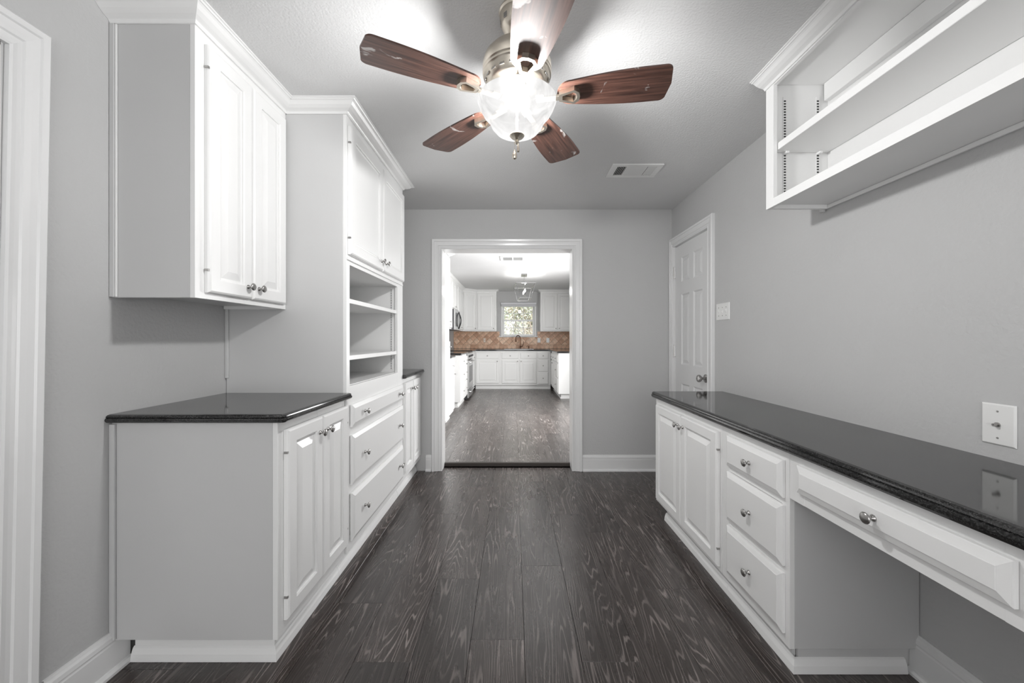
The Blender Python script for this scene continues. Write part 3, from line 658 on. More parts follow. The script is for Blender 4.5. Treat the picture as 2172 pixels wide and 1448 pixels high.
# ------------------------------------------------------------------ ceiling fan
FX, FY, FZ = .013, 1.395, 2.078
fan = thing('ceiling_fan', 'five-blade mahogany and nickel ceiling fan with a lit glass bowl', 'ceiling fan', (FX, FY, CEIL))
def lz(name, prof, mat, parent, seg=40, c=(FX, FY)):
    bm = lathe_bm(prof, seg); bmesh.ops.translate(bm, verts=bm.verts, vec=(c[0], c[1], 0)); return finish(name, bm, mat, parent, True)
lz('canopy', [(.001, CEIL - .001), (.064, CEIL - .001), (.066, CEIL - .008), (.062, CEIL - .014), (.063, CEIL - .024), (.060, CEIL - .030), (.058, CEIL - .052), (.050, CEIL - .068), (.034, CEIL - .080), (.026, CEIL - .086), (.001, CEIL - .087)], M_FANMETAL, fan)
for k in range(8):
    a = 2 * math.pi * k / 8; bm = bmesh.new(); bx(bm, -.008, .008, -.0015, .0015, -.009, .009, .001)
    bmesh.ops.transform(bm, verts=bm.verts, matrix=Matrix.Translation((FX + .0585 * math.cos(a), FY + .0585 * math.sin(a), CEIL - .044)) @ Matrix.Rotation(a + math.pi / 2, 4, 'Z')); finish('canopy_slot', bm, M_NICKEL, fan)
lz('downrod', [(.013, CEIL - .086), (.013, 2.262)], M_FANMETAL, fan, 16)
mot = lz('motor_housing', [(.001, 2.268), (.030, 2.267), (.034, 2.258), (.070, 2.250), (.100, 2.236), (.118, 2.214), (.1245, 2.190), (.1245, 2.168), (.121, 2.164), (.1245, 2.160), (.1235, 2.154), (.119, 2.150), (.118, 2.146), (.108, 2.120), (.100, 2.112), (.085, 2.104), (.084, 2.100), (.001, 2.099)], M_FANMETAL, fan, 48)
for k in range(20):
    a = 2 * math.pi * (k + .5) / 20; bm = bmesh.new(); bx(bm, -.0095, .0095, -.002, .002, -.0075, .0075, .0015)
    bmesh.ops.transform(bm, verts=bm.verts, matrix=Matrix.Translation((FX + .1135 * math.cos(a), FY + .1135 * math.sin(a), 2.133)) @ Matrix.Rotation(a + math.pi / 2, 4, 'Z') @ Matrix.Rotation(R(-21), 4, 'X')); finish('vent_slot', bm, M_DARK if k % 1 else M_NICKEL, mot)
lz('switch_housing', [(.074, 2.099), (.074, 2.090), (.060, 2.080), (.050, 2.074), (.050, 2.0685), (.001, 2.0685)], M_FANMETAL, fan)
# light kit: glass bowl, rod and finial
bowl = lz('glass_bowl', [(.141, 2.066), (.143, 2.064), (.1405, 2.058), (.134, 2.040), (.124, 2.022), (.112, 2.008), (.104, 2.000), (.101, 1.996), (.099, 1.990), (.092, 1.974), (.078, 1.958), (.058, 1.947), (.034, 1.941), (.012, 1.939)], M_BOWL, fan, 64)
lz('added_bowl_lid', [(.140, 2.0655), (.10, 2.0662), (.006, 2.0664)], M_BOWL, fan, 48)  # unseen lid added over the bowl to dim its upward light
lz('bowl_rod', [(.004, 2.066), (.004, 1.935)], M_FANMETAL, fan, 10)
lz('finial', [(.026, 1.9435), (.027, 1.939), (.022, 1.933), (.010, 1.929), (.0055, 1.924), (.007, 1.920), (.0085, 1.915), (.005, 1.909), (.001, 1.906)], M_FANMETAL, fan, 20)
def blade_outline(n=10):
    r0, r1 = .145, .533; pts = []
    def halfw(r):
        t = (r - r0) / (r1 - r0); return .046 + .032 * math.sin(min(1, t * 1.25) * math.pi / 2)
    top = []
    for i in range(n + 1):                                   # rounded root
        a = math.pi / 2 * i / n; top.append((r0 + .05 * (1 - math.cos(a)), (halfw(r0 + .05)) * math.sin(a)))
    for i in range(1, n): r = r0 + .05 + (r1 - .03 - r0 - .05) * i / n; top.append((r, halfw(r)))
    hw = halfw(r1 - .03)
    for i in range(n + 1):
        a = math.pi / 2 * i / n; top.append((r1 - .03 + .022 * math.sin(a), hw - .022 + .022 * math.cos(a)))
    top.append((r1, 0))
    return top + [(r, -y) for r, y in reversed(top[1:-1])]
def blade_mesh():
    bm = bmesh.new(); ol = blade_outline(); t = .0028
    a = [bm.verts.new((x, y, -t)) for x, y in ol]; b = [bm.verts.new((x, y, t)) for x, y in ol]; n = len(ol)
    bm.faces.new(a[::-1]); bm.faces.new(b)
    for k in range(n): bm.faces.new((a[k], a[(k + 1) % n], b[(k + 1) % n], b[k]))
    bmesh.ops.recalc_face_normals(bm, faces=bm.faces); me = bpy.data.meshes.new('blade'); bm.to_mesh(me); bm.free(); me.materials.append(M_BLADE); return me
def iron_mesh():
    bm = bmesh.new()                                         # open trapezoid loop that clamps the blade from below
    def loop(pts_o, pts_i, z0, z1):
        n = len(pts_o); A = [[bm.verts.new((x, y, z)) for x, y in P] for P, z in ((pts_o, z0), (pts_o, z1), (pts_i, z1), (pts_i, z0))]
        for q in range(4):
            P, Q = A[q], A[(q + 1) % 4]
            for k in range(n): bm.faces.new((P[k], P[(k + 1) % n], Q[(k + 1) % n], Q[k]))
    o_ = [(.152, -.016), (.205, -.033), (.222, -.020), (.226, 0), (.222, .020), (.205, .033), (.152, .016)]
    i_ = [(.164, -.009), (.202, -.022), (.212, -.014), (.215, 0), (.212, .014), (.202, .022), (.164, .009)]
    loop(o_, i_, -.0032, -.020)
    bx(bm, .070, .156, -.011, .011, -.020, -.010, .002); bx(bm, .070, .10, -.018, .018, -.016, .010, .002)
    bmesh.ops.recalc_face_normals(bm, faces=bm.faces); me = bpy.data.meshes.new('blade_iron'); bm.to_mesh(me); bm.free(); me.materials.append(M_FANMETAL); return me
BM, IM = blade_mesh(), iron_mesh()
for k in range(5):
    az = 27 + 72 * k                                         # from +y towards +x
    th_ = R(90 - az)
    Mx = Matrix.Translation((FX, FY, FZ)) @ Matrix.Rotation(th_, 4, 'Z') @ Matrix.Rotation(R(-7), 4, 'X')
    bl = link(bpy.data.objects.new('blade', BM), fan, Mx); link(bpy.data.objects.new('blade_iron', IM), bl, Mx)
for dx, z1, kind in ((-.009, 1.862, 0), (.004, 1.885, 1)):
    x, y = FX + dx, FY - .012
    bm = bmesh.new(); z = 1.93
    while z > z1 + .02: bmesh.ops.create_icosphere(bm, subdivisions=1, radius=.0016, matrix=Matrix.Translation((x, y, z))); z -= .0038
    ch = finish('pull_chain', bm, M_FANMETAL, fan, True)
    prof = [(.001, z1 + .022), (.003, z1 + .018), (.0085, z1 + .004), (.0095, z1 - .004), (.007, z1 - .011), (.001, z1 - .014)] if kind == 0 else [(.001, z1 + .022), (.003, z1 + .018), (.005, z1 + .002), (.0055, z1 - .008), (.004, z1 - .010), (.001, z1 - .0105)]
    lz('chain_fob', prof, M_FANMETAL, ch, 14, (x, y))
point('fan_light', (FX, FY, 2.005), FAN_POWER, .04, (1, .997, .993), fan)

# ================================================================== KITCHEN
Z = KF
def k_base(name, label, fr_f, u0, u1, wdepth, layout, toe_ends=(0, 0), z1=.915 + KF - .012, group=None, mat=M_KCAB):
    """layout: ('door', u0, u1, v0, v1, knob) / ('drawer', u0, u1, v0, v1)"""
    p = fr_f.p((u0 + u1) / 2, 0, 0); t = thing(name, label, 'cabinet', (p.x, p.y, KF), group)
    bm = bmesh.new(); fbox(bm, fr_f, u0, u1, Z + .1, z1, -wdepth + .002, 0, .001); finish('carcass', bm, mat, t)
    bm = bmesh.new(); fbox(bm, fr_f, u0 + toe_ends[0], u1 - toe_ends[1], Z + .001, Z + .1, -wdepth + .002, -.06, 0); fbox(bm, fr_f, u0 + toe_ends[0], u1 - toe_ends[1], Z + .001, Z + .03, -.06, -.045, .002); finish('toe_kick', bm, mat, t)
    for L_ in layout:
        if L_[0] == 'door': cab_door(t, fr_f, *L_[1:5], knob_at=L_[5], mat=mat, st=.055, kr=.0135)
        else: drawer_front(t, fr_f, *L_[1:5], [((L_[1] + L_[2]) / 2, (L_[3] + L_[4]) / 2)] if len(L_) < 6 else L_[5], mat=mat, kr=.0135, ch=.012)
    return t
KFY = 9.05
Fk = FB(KFY)
D0, D1, DR0, DR1 = .170, .727, .748, .892
k_base('sink_base_cabinet', 'white kitchen sink base cabinet with two doors under the window', Fk, -.31, .555, .598,
       [('drawer', -.274, .123, DR0, DR1), ('drawer', .163, .543, DR0, DR1), ('door', -.274, .130, D0, D1, (.095, .69)), ('door', .147, .543, D0, D1, (.182, .69))])
k_base('kitchen_base_cabinet', 'white one-door kitchen base cabinet in the left back corner', Fk, -.898, -.312, .598,
       [('drawer', -.876, -.346, DR0, DR1), ('door', -.876, -.346, D0, D1, (-.38, .69))])
k_base('kitchen_drawer_cabinet', 'narrow white three-drawer kitchen cabinet right of the sink', Fk, .557, .880, .598,
       [('drawer', .574, .822, DR0, DR1), ('drawer', .574, .822, .449, D1), ('drawer', .574, .822, .150, .436)])
# right return
Fkr = FRT(.885)
k_base('kitchen_drawer_cabinet', 'white drawer cabinet at the open end of the right kitchen counter', Fkr, 7.55, 8.05, .612,
       [('drawer', 7.58, 8.03, DR0, DR1), ('drawer', 7.58, 8.03, .449, D1), ('drawer', 7.58, 8.03, .150, .436)], (.06, 0))
k_base('kitchen_base_cabinet', 'white two-door base cabinet on the right kitchen run before the corner', Fkr, 8.052, 8.90, .612,
       [('drawer', 8.07, 8.46, DR0, DR1), ('drawer', 8.48, 8.87, DR0, DR1), ('door', 8.07, 8.46, D0, D1, (8.425, .69)), ('door', 8.48, 8.87, D0, D1, (8.515, .69))])
# left run
Fkl = FL(-.90)
k_base('kitchen_drawer_cabinet', 'white three-drawer kitchen cabinet on the near side of the range', Fkl, 6.54, 7.385, .598,
       [('drawer', 6.57, 7.37, DR0, DR1, [(6.76, .82), (7.2, .82)]), ('drawer', 6.57, 7.37, .449, D1, [(6.76, .59), (7.2, .59)]), ('drawer', 6.57, 7.37, .150, .436, [(6.76, .30), (7.2, .30)])], (.06, 0))
k_base('kitchen_base_cabinet', 'white base cabinet with one drawer and one door beside the tall pantry', Fkl, 5.385, 5.765, .598,
       [('drawer', 5.40, 5.75, DR0, DR1), ('door', 5.40, 5.75, D0, D1, (5.71, .69))], (0, .06))
k_base('kitchen_filler_cabinet', 'plain white filler cabinet between the range and the back corner', Fkl, 8.165, 9.045, .598, [('door', 8.19, 8.62, D0, DR1, (8.57, .8))])
pan = thing('pantry_cabinet', 'tall white pantry cabinet just inside the kitchen on the left', 'cabinet', (-1.2, 4.55, KF))
box('carcass', M_KCAB, pan, KL + .002, -.90, 3.72, 5.38, Z + .1, 2.355); box('toe_kick', M_KCAB, pan, KL + .002, -.955, 3.74, 5.38, Z + .001, Z + .1)
for u0, u1 in ((3.75, 4.28), (4.285, 4.82), (4.83, 5.355)):
    cab_door(pan, Fkl, u0, u1, 1.40, 2.33, (u1 - .04, 1.45), mat=M_KCAB, kr=.0135); cab_door(pan, Fkl, u0, u1, .16, 1.175, (u1 - .04, 1.1), mat=M_KCAB, kr=.0135)
crown(pan, [(-.8995, 3.75), (-.8995, 5.3805), (KL + .002, 5.3805)], -1, top=KCEIL - .0005, mat=M_KCAB)
# counters
KGR = [(.008, 0), (0, .008), (0, .024), (.006, .034)]
KZ = Z + .915 - .011
def kcounter(x0, x1, y0, y1, ex, label): return counter('kitchen_countertop', x0, x1, y0, y1, KZ, .036, ex, label, prof=KGR)
kcounter(KL + .001, KR - .001, 9.022, KB - .001, (0, 0, 0, 0), 'black granite kitchen counter under the window, behind the faucet')
kcounter(.855, KR - .001, 7.525, 9.021, (1, 0, 1, 0), 'black granite top of the right kitchen return')
kcounter(KL + .001, -.87, 6.515, 7.386, (0, 1, 1, 0), 'black granite top on the near side of the range')
kcounter(KL + .001, -.87, 5.384, 5.79, (0, 1, 0, 1), 'small black granite top beside the pantry')
kcounter(KL + .001, -.87, 8.164, 9.021, (0, 1, 0, 0), 'black granite top between the range and the back corner')
# wall cabinets
def k_upper(name, label, fr_f, u0, u1, v0, v1, depth, doors, group=None):
    p = fr_f.p((u0 + u1) / 2, v0, 0); t = thing(name, label, 'cabinet', p, group)
    bm = bmesh.new(); fbox(bm, fr_f, u0, u1, v0, v1, -depth + .002, 0, .001); finish('carcass', bm, M_KCAB, t)
    for d in doors: cab_door(t, fr_f, d[0], d[1], d[2], d[3], knob_at=d[4], mat=M_KCAB, kr=.0125)
    return t
KT = 2.362
FU = FB(9.345)
t = k_upper('kitchen_wall_cabinet', 'white single-door wall cabinet left of the kitchen window', FU, -.905, -.415, 1.40, KT, .303, [(-.87, -.445, 1.425, 2.325, (-.48, 1.47))])
crown(t, [(-.905, 9.3445), (-.4145, 9.3445), (-.4145, KB - .002)], -1, top=KCEIL - .0005, sx=.8, mat=M_KCAB)
t = k_upper('kitchen_wall_cabinet', 'white two-door wall cabinet right of the kitchen window', FU, .660, 1.495, 1.40, KT, .303, [(.705, 1.066, 1.425, 2.325, (1.03, 1.47)), (1.078, 1.445, 1.425, 2.325, (1.115, 1.47))])
crown(t, [(.6595, KB - .002), (.6595, 9.3445), (1.495, 9.3445)], -1, top=KCEIL - .0005, sx=.8, mat=M_KCAB)
FUL = FL(-1.19)
t = k_upper('kitchen_wall_cabinet', 'white wall cabinet on the left kitchen wall nearer than the microwave', FUL, 6.54, 7.385, 1.40, KT, .308, [(6.56, 6.96, 1.425, 2.325, (6.92, 1.47)), (6.97, 7.37, 1.425, 2.325, (7.01, 1.47))])
crown(t, [(KL + .002, 6.5395), (-1.1895, 6.5395), (-1.1895, 9.045)], -1, top=KCEIL - .0005, sx=.8, mat=M_KCAB)
k_upper('kitchen_wall_cabinet', 'short white wall cabinet directly above the microwave', FUL, 7.39, 8.165, 1.80, KT, .308, [(7.41, 7.77, 1.82, 2.325, (7.73, 1.86)), (7.78, 8.15, 1.82, 2.325, (7.82, 1.86))])
k_upper('kitchen_wall_cabinet', 'white two-door wall cabinet between the microwave and the corner cabinet', FUL, 8.17, 9.045, 1.40, KT, .308, [(8.19, 8.60, 1.425, 2.325, (8.56, 1.47)), (8.61, 9.03, 1.425, 2.325, (8.65, 1.47))])
# diagonal corner cabinet
A_, B_ = Vector((-1.187, 9.052, 0)), Vector((-.908, 9.345, 0)); ud = (B_ - A_).normalized(); wd = Vector((ud.y, -ud.x, 0)); ln = (B_ - A_).length
cc = thing('corner_wall_cabinet', 'white diagonal corner wall cabinet at the left back of the kitchen', 'cabinet', (-1.3, 9.45, 1.4))
bm = bmesh.new(); pl = [(KL + .002, 9.050), (A_.x, A_.y), (B_.x, B_.y), (-.908, KB - .002), (KL + .002, KB - .002)]
lo = [bm.verts.new((x, y, 1.40)) for x, y in pl]; hi = [bm.verts.new((x, y, KT)) for x, y in pl]; bm.faces.new(lo); bm.faces.new(hi)
for k in range(5): bm.faces.new((lo[k], lo[(k + 1) % 5], hi[(k + 1) % 5], hi[k]))
finish('carcass', bm, M_KCAB, cc); fd = Fr(A_, ud, wd)
cab_door(cc, fd, .02, ln - .02, 1.425, 2.325, (ln - .05, 1.47), mat=M_KCAB, kr=.0125)
bm = bmesh.new(); sweep(bm, [A_ + Vector((0, 0, KCEIL - .0005)) + wd * .001, B_ + Vector((0, 0, KCEIL - .0005)) + wd * .001], [(a * .8, b) for a, b in CRN], (0, 0, 1), -1); finish('crown_molding', bm, M_KCAB, cc)
# microwave
mw = thing('microwave', 'stainless over-the-range microwave with a bowed dark handle', 'microwave', (-1.3, 7.78, 1.385))
box('body', paint('dark_grey_enamel', (.12, .12, .125), .4), mw, KL + .003, -1.150, 7.402, 8.150, 1.388, 1.795)
box('door', M_STEEL, mw, -1.149, -1.125, 7.403, 7.96, 1.39, 1.793, bev=.004); box('control_panel', M_STEEL, mw, -1.149, -1.127, 7.962, 8.149, 1.39, 1.793, bev=.004)
box('glass_window', M_BLACK, mw, -1.1248, -1.1235, 7.49, 7.82, 1.46, 1.73, bev=0)
bm = bmesh.new(); tube_bm(bm, [(-1.124 + .05 * math.sin(math.pi * k / 12), 7.90 , 1.42 + .34 * k / 12) for k in range(13)], .010, 8); finish('handle', bm, M_BLACK, mw, True)
bm = bmesh.new(); tube_bm(bm, [(-1.124 + .05 * math.sin(math.pi * k / 12), 7.90 - .16 * math.sin(math.pi * k / 12), 1.42 + .34 * k / 12) for k in range(13)], .008, 8); finish('handle_trim', bm, M_BLACK, mw, True)
# range
rg = thing('range', 'stainless slide-in range with black side between the left base cabinets', 'range', (-1.17, 7.78, KF))
box('body', M_BLACK, rg, KL + .003, -.892, 7.392, 8.158, Z + .02, .94); box('oven_door', M_STEEL, rg, -.8915, -.858, 7.394, 8.156, .235, .80, bev=.004)
box('oven_window', M_BLACK, rg, -.8578, -.8565, 7.50, 8.05, .36, .68, bev=0)
box('storage_drawer', M_STEEL, rg, -.8915, -.860, 7.394, 8.156, .075, .222, bev=.004); box('control_panel', M_STEEL, rg, -.8915, -.865, 7.394, 8.156, .812, .938, bev=.004)
box('cooktop', M_BLACK, rg, KL + .01, -.870, 7.394, 8.156, .9405, .955, bev=.003)
for z_, n_ in ((.765, 'oven_handle'), (.195, 'drawer_handle')):
    bm = bmesh.new(); tube_bm(bm, [(-.857, 7.44, z_), (-.825, 7.45, z_), (-.825, 8.10, z_), (-.857, 8.11, z_)], .010, 8); finish(n_, bm, M_STEEL, rg, True)
for k in range(5): 
    b = lathe_bm([(0, 0), (.018, 0), (.015, .022), (0, .023)], 12, (1, 0, 0)); bmesh.ops.translate(b, verts=b.verts, vec=(-.865, 7.47 + .15 * k, .875)); finish('control_knob', b, M_BLACK, rg, True)
for y_ in (7.44, 8.1):
    for x_ in (-.93, -1.44): box('foot', M_BLACK, rg, x_ - .02, x_ + .02, y_ - .02, y_ + .02, Z + .0005, Z + .0205)

# backsplash tiles (parts of the kitchen back wall)
def clip(poly, x0, x1, z0, z1):
    for ax, lim, sg in ((0, x0, 1), (0, x1, -1), (1, z0, 1), (1, z1, -1)):
        out = []
        for i in range(len(poly)):
            p, q = poly[i], poly[(i + 1) % len(poly)]; a, b = (p[ax] - lim) * sg, (q[ax] - lim) * sg
            if a >= 0: out.append(p)
            if a * b < 0: t_ = a / (a - b); out.append((p[0] + (q[0] - p[0]) * t_, p[1] + (q[1] - p[1]) * t_))
        poly = out
        if len(poly) < 3: return []
    return poly
def area2(p): return abs(sum(p[i][0] * p[(i + 1) % len(p)][1] - p[(i + 1) % len(p)][0] * p[i][1] for i in range(len(p)))) / 2
def tile(poly):
    if len(poly) < 3 or area2(poly) < .0004: return
    cx = sum(p[0] for p in poly) / len(poly); cz = sum(p[1] for p in poly) / len(poly)
    bm = bmesh.new(); y1 = KB - .0015; y0 = KB - .0075 - random.uniform(0, .0012)
    def ring(k, y):
        o_ = []
        for x, z_ in poly:
            d = math.hypot(x - cx, z_ - cz); f = max(.3, 1 - k / d); o_.append(bm.verts.new((cx + (x - cx) * f - cx, y - KB, cz + (z_ - cz) * f - cz)))
        return o_
    a, b, c = ring(.0016, y1), ring(.0016, y0 + .002), ring(.004, y0); n = len(poly)
    for p, q in ((a, b), (b, c)):
        for k in range(n): bm.faces.new((p[k], p[(k + 1) % n], q[(k + 1) % n], q[k]))
    bm.faces.new(c); finish('tile', bm, M_TILE, wkb, world=Matrix.Translation((cx, KB, cz)))
TZ0, TZ1 = KZ + .037, 1.405
box('grout_bed', M_GROUT, wkb, KL + .001, KR - .001, KB - .003, KB - .0005, TZ0, 1.285, bev=0)
box('grout_bed', M_GROUT, wkb, KL + .001, -.345, KB - .003, KB - .0005, 1.285, TZ1, bev=0); box('grout_bed', M_GROUT, wkb, .60, KR - .001, KB - .003, KB - .0005, 1.285, TZ1, bev=0)
s_ = .104; x = KL
while x < KR - .01: tile(clip([(x, TZ0), (x + s_, TZ0), (x + s_, TZ0 + s_), (x, TZ0 + s_)], KL + .001, KR - .001, TZ0, TZ0 + s_)); x += s_
hd = .082; zb = TZ0 + s_
for j in range(-1, 8):
    for i in range(-1, 22):
        cx = KL + i * 2 * hd + (hd if j % 2 else 0); cz = zb + j * hd
        dia = [(cx, cz - hd), (cx + hd, cz), (cx, cz + hd), (cx - hd, cz)]
        for reg in ((KL + .001, -.345, zb, TZ1), (-.345, .60, zb, 1.262), (.60, KR - .001, zb, TZ1)): tile(clip(dia, *reg))
for u0, lab in ((-.762, 'beige outlet plate on the tan tiles left of the kitchen window'), (.602, 'white outlet plate on the tiles just right of the faucet'), (.827, 'white outlet plate under the wall cabinet right of the kitchen window')):
    pt = plate('outlet_plate', FB(KB - .0092), u0, u0 + .076, 1.125, 1.243, lab, 'outlet', M_PLATE if u0 > 0 else paint('almond_plastic', (.72, .55, .42), .4), t=.005)
    for vv in (1.160, 1.208):
        b = bmesh.new(); fbox(b, FB(KB - .0092), u0 + .026, u0 + .050, vv - .014, vv + .014, .005, .0065, .001); finish('socket', b, M_PLATE, pt)

# kitchen window
wn = thing('window_1', 'white double-hung kitchen window with divided panes over the sink', 'window', (.127, KB, WZ0)); wn['kind'] = 'structure'; del wn['category']
Fw = FB(KB)
for a in ((-.310, WX0, 1.275, 2.11), (WX1, .565, 1.275, 2.11), (-.310, .565, 2.07, 2.11)): 
    bm = bmesh.new(); fbox(bm, Fw, *a, -.001, .014, .002); finish('casing', bm, M_TRIM, wn)
bm = bmesh.new(); fbox(bm, Fw, -.362, .612, 1.262, 1.284, .0, .040, .003); fbox(bm, Fw, WX0, WX1, 1.285, 1.292, -.12, .0, 0); finish('window_sill', bm, M_TRIM, wn)
def sash(v0, v1, w_):
    bm = bmesh.new()
    for a in ((WX0 + .003, WX0 + .045, v0, v1), (WX1 - .045, WX1 - .003, v0, v1), (WX0 + .045, WX1 - .045, v0, v0 + .04), (WX0 + .045, WX1 - .045, v1 - .04, v1)): fbox(bm, Fw, *a, w_ - .03, w_, .002)
    sh = finish('sash', bm, M_TRIM, wn); g0, g1 = WX0 + .045, WX1 - .045
    for k in (1, 2):
        bm = bmesh.new(); u = g0 + (g1 - g0) * k / 3; fbox(bm, Fw, u - .008, u + .008, v0 + .04, v1 - .04, w_ - .022, w_ - .006); finish('muntin', bm, M_TRIM, sh)
    bm = bmesh.new(); vm = (v0 + v1) / 2; fbox(bm, Fw, g0, g1, vm - .008, vm + .008, w_ - .022, w_ - .006); finish('muntin', bm, M_TRIM, sh)
    for i in range(3):
        for j in range(2):
            a, b = g0 + (g1 - g0) * i / 3 + .008 * (i > 0), g0 + (g1 - g0) * (i + 1) / 3 - .008 * (i < 2); c, d = (v0 + .04, vm - .008) if j == 0 else (vm + .008, v1 - .04)
            bm = bmesh.new(); fbox(bm, Fw, a, b, c, d, w_ - .016, w_ - .013); finish('pane', bm, M_GLASS, sh)
sash(WZ0 + .004, 1.70, -.045); sash(1.665, WZ1 - .003, -.080)
wb = thing('window_blind', 'raised white blind bundled at the top of the kitchen window', 'blind', (.127, KB - .03, 2.0))
bm = bmesh.new(); fbox(bm, Fw, -.315, .57, 2.075, 2.125, .0155, .055, .004); finish('headrail', bm, M_BLIND, wb)
for k in range(6):
    bm = bmesh.new(); fbox(bm, Fw, -.300, .555, 2.070 - .007 * (k + 1), 2.0755 - .007 * (k + 1), .016, .052); finish('slat', bm, M_BLIND, wb)
bm = bmesh.new(); tube_bm(bm, [(-.14, KB - .05, 2.07), (-.14, KB - .048, 1.62)], .0025, 6); finish('wand', bm, M_BLIND, wb)

# faucet, soap dispenser
fc = thing('faucet', 'dark bronze gooseneck kitchen faucet in front of the window', 'faucet', (.17, 9.50, KZ + .037))
z0 = KZ + .0365
bm = lathe_bm([(0, 0), (.028, 0), (.028, .006), (.020, .018), (.017, .06), (.020, .066), (.013, .075), (0, .075)], 16); bmesh.ops.translate(bm, verts=bm.verts, vec=(.17, 9.50, z0)); finish('base', bm, M_BRONZE, fc, True)
pts = [(.17, 9.50, z0 + .07), (.17, 9.50, z0 + .26)] + [(.17 - .055 * (1 - math.cos(R(a))), 9.50 - .05 * (1 - math.cos(R(a))), z0 + .26 + .07 * math.sin(R(a))) for a in range(20, 181, 20)]
bm = bmesh.new(); tube_bm(bm, pts, .0115, 10); finish('spout', bm, M_BRONZE, fc, True)
e = Vector(pts[-1]); bm = lathe_bm([(0, 0), (.024, 0), (.026, -.01), (.018, -.04), (.012, -.07), (0, -.07)], 14); 
bm.free(); bm = bmesh.new(); tube_bm(bm, [e, e + Vector((0, 0, -.03)), e + Vector((0, 0, -.075)), e + Vector((0, 0, -.085))], .014, 12, .026); finish('spray_head', bm, M_BRONZE, fc, True)
bm = bmesh.new(); tube_bm(bm, [(.187, 9.50, z0 + .05), (.225, 9.495, z0 + .07), (.243, 9.49, z0 + .12), (.250, 9.49, z0 + .185)], .0125, 8, .006); finish('lever_handle', bm, M_BRONZE, fc, True)
sd = thing('soap_dispenser', 'small dark bronze soap pump to the right of the faucet', 'dispenser', (.38, 9.50, z0))
bm = lathe_bm([(0, 0), (.022, 0), (.022, .005), (.014, .016), (.011, .05), (.016, .055), (.014, .072), (0, .074)], 14); bmesh.ops.translate(bm, verts=bm.verts, vec=(.38, 9.50, z0)); finish('pump', bm, M_BRONZE, sd, True)
bm = bmesh.new(); tube_bm(bm, [(.38, 9.50, z0 + .066), (.35, 9.48, z0 + .078), (.32, 9.46, z0 + .066)], .007, 8, .005); finish('nozzle', bm, M_BRONZE, sd, True)
sk = thing('sink', 'undermount stainless sink rim in the kitchen counter', 'sink', (.13, 9.3, KZ))
boxes('rim', M_STEEL, sk, [(-.22, .48, 9.12, 9.13, KZ + .0362, KZ + .039), (-.22, .48, 9.43, 9.44, KZ + .0362, KZ + .039), (-.22, -.21, 9.13, 9.43, KZ + .0362, KZ + .039), (.47, .48, 9.13, 9.43, KZ + .0362, KZ + .039)], bev=0)
box('basin', M_DARK, sk, -.21, .47, 9.13, 9.43, KZ + .0362, KZ + .0372, bev=0)

# kitchen ceiling vent
kv = thing('ceiling_vent', 'white two-section air vent in the kitchen ceiling', 'vent', (-.01, 5.72, KCEIL))
boxes('frame', M_PLATE, kv, [(-.195, .175, 5.57, 5.615, KCEIL - .010, KCEIL - .0005), (-.195, .175, 5.83, 5.87, KCEIL - .010, KCEIL - .0005), (-.195, -.155, 5.615, 5.83, KCEIL - .010, KCEIL - .0005), (.135, .175, 5.615, 5.83, KCEIL - .010, KCEIL - .0005), (-.018, -.002, 5.615, 5.83, KCEIL - .010, KCEIL - .0005)])
box('duct', M_DARK, kv, -.16, .14, 5.61, 5.835, KCEIL - .0018, KCEIL - .0006, bev=0)
for k in range(12):
    y = 5.624 + .0178 * k
    for a, b in ((-.155, -.018), (-.002, .135)):
        slat(kv, (a, y, KCEIL - .0065), (b, y, KCEIL - .0065), .011, R(-38))

# lantern pendant
lt = thing('lantern_pendant', 'long open-frame chrome lantern with candle bulbs on a chain in the kitchen', 'pendant light', (.20, 7.15, KCEIL))
Lc = Matrix.Translation((.20, 7.15, 0)) @ Matrix.Rotation(R(3), 4, 'Z')
TZt, TZb = 2.205, 1.950
tp = [Lc @ Vector((sx * .172, sy * .37, TZt)) for sx, sy in ((-1, -1), (1, -1), (1, 1), (-1, 1))]; bt = [Lc @ Vector((sx * .105, sy * .31, TZb)) for sx, sy in ((-1, -1), (1, -1), (1, 1), (-1, 1))]
for nm, P in (('top_frame', tp), ('bottom_frame', bt)):
    bm = bmesh.new()
    for k in range(4): tube_bm(bm, [P[k], P[(k + 1) % 4]], .0075, 4)
    finish(nm, bm, M_CHROME, lt)
for k in range(4):
    bm = bmesh.new(); tube_bm(bm, [tp[k], bt[k]], .0075, 4); finish('corner_bar', bm, M_CHROME, lt)
bm = bmesh.new(); tube_bm(bm, [Lc @ Vector((0, -.37, TZt)), Lc @ Vector((0, .37, TZt))], .007, 6); finish('top_bar', bm, M_CHROME, lt)
bm = bmesh.new(); tube_bm(bm, [Lc @ Vector((0, 0, TZt)), Lc @ Vector((0, 0, TZb + .045))], .007, 6); tube_bm(bm, [Lc @ Vector((0, -.22, TZb + .045)), Lc @ Vector((0, .22, TZb + .045))], .006, 6); arm = finish('candle_arm', bm, M_CHROME, lt)
box('canopy', M_CHROME, lt, .145, .255, 7.03, 7.27, KCEIL - .025, KCEIL - .0005, bev=.003)
zc = KCEIL - .025; k = 0
while zc > TZt + .02:
    bm = bmesh.new(); n = 10; ring = []
    for q in range(n + 1):
        a = 2 * math.pi * q / n; ring.append(Vector((.20 + (.009 * math.cos(a) if k % 2 else 0), 7.15 + (0 if k % 2 else .009 * math.cos(a)), zc - .016 + .016 * math.sin(a))))
    tube_bm(bm, ring, .0028, 5); finish('chain_link', bm, M_CHROME, lt); zc -= .026; k += 1
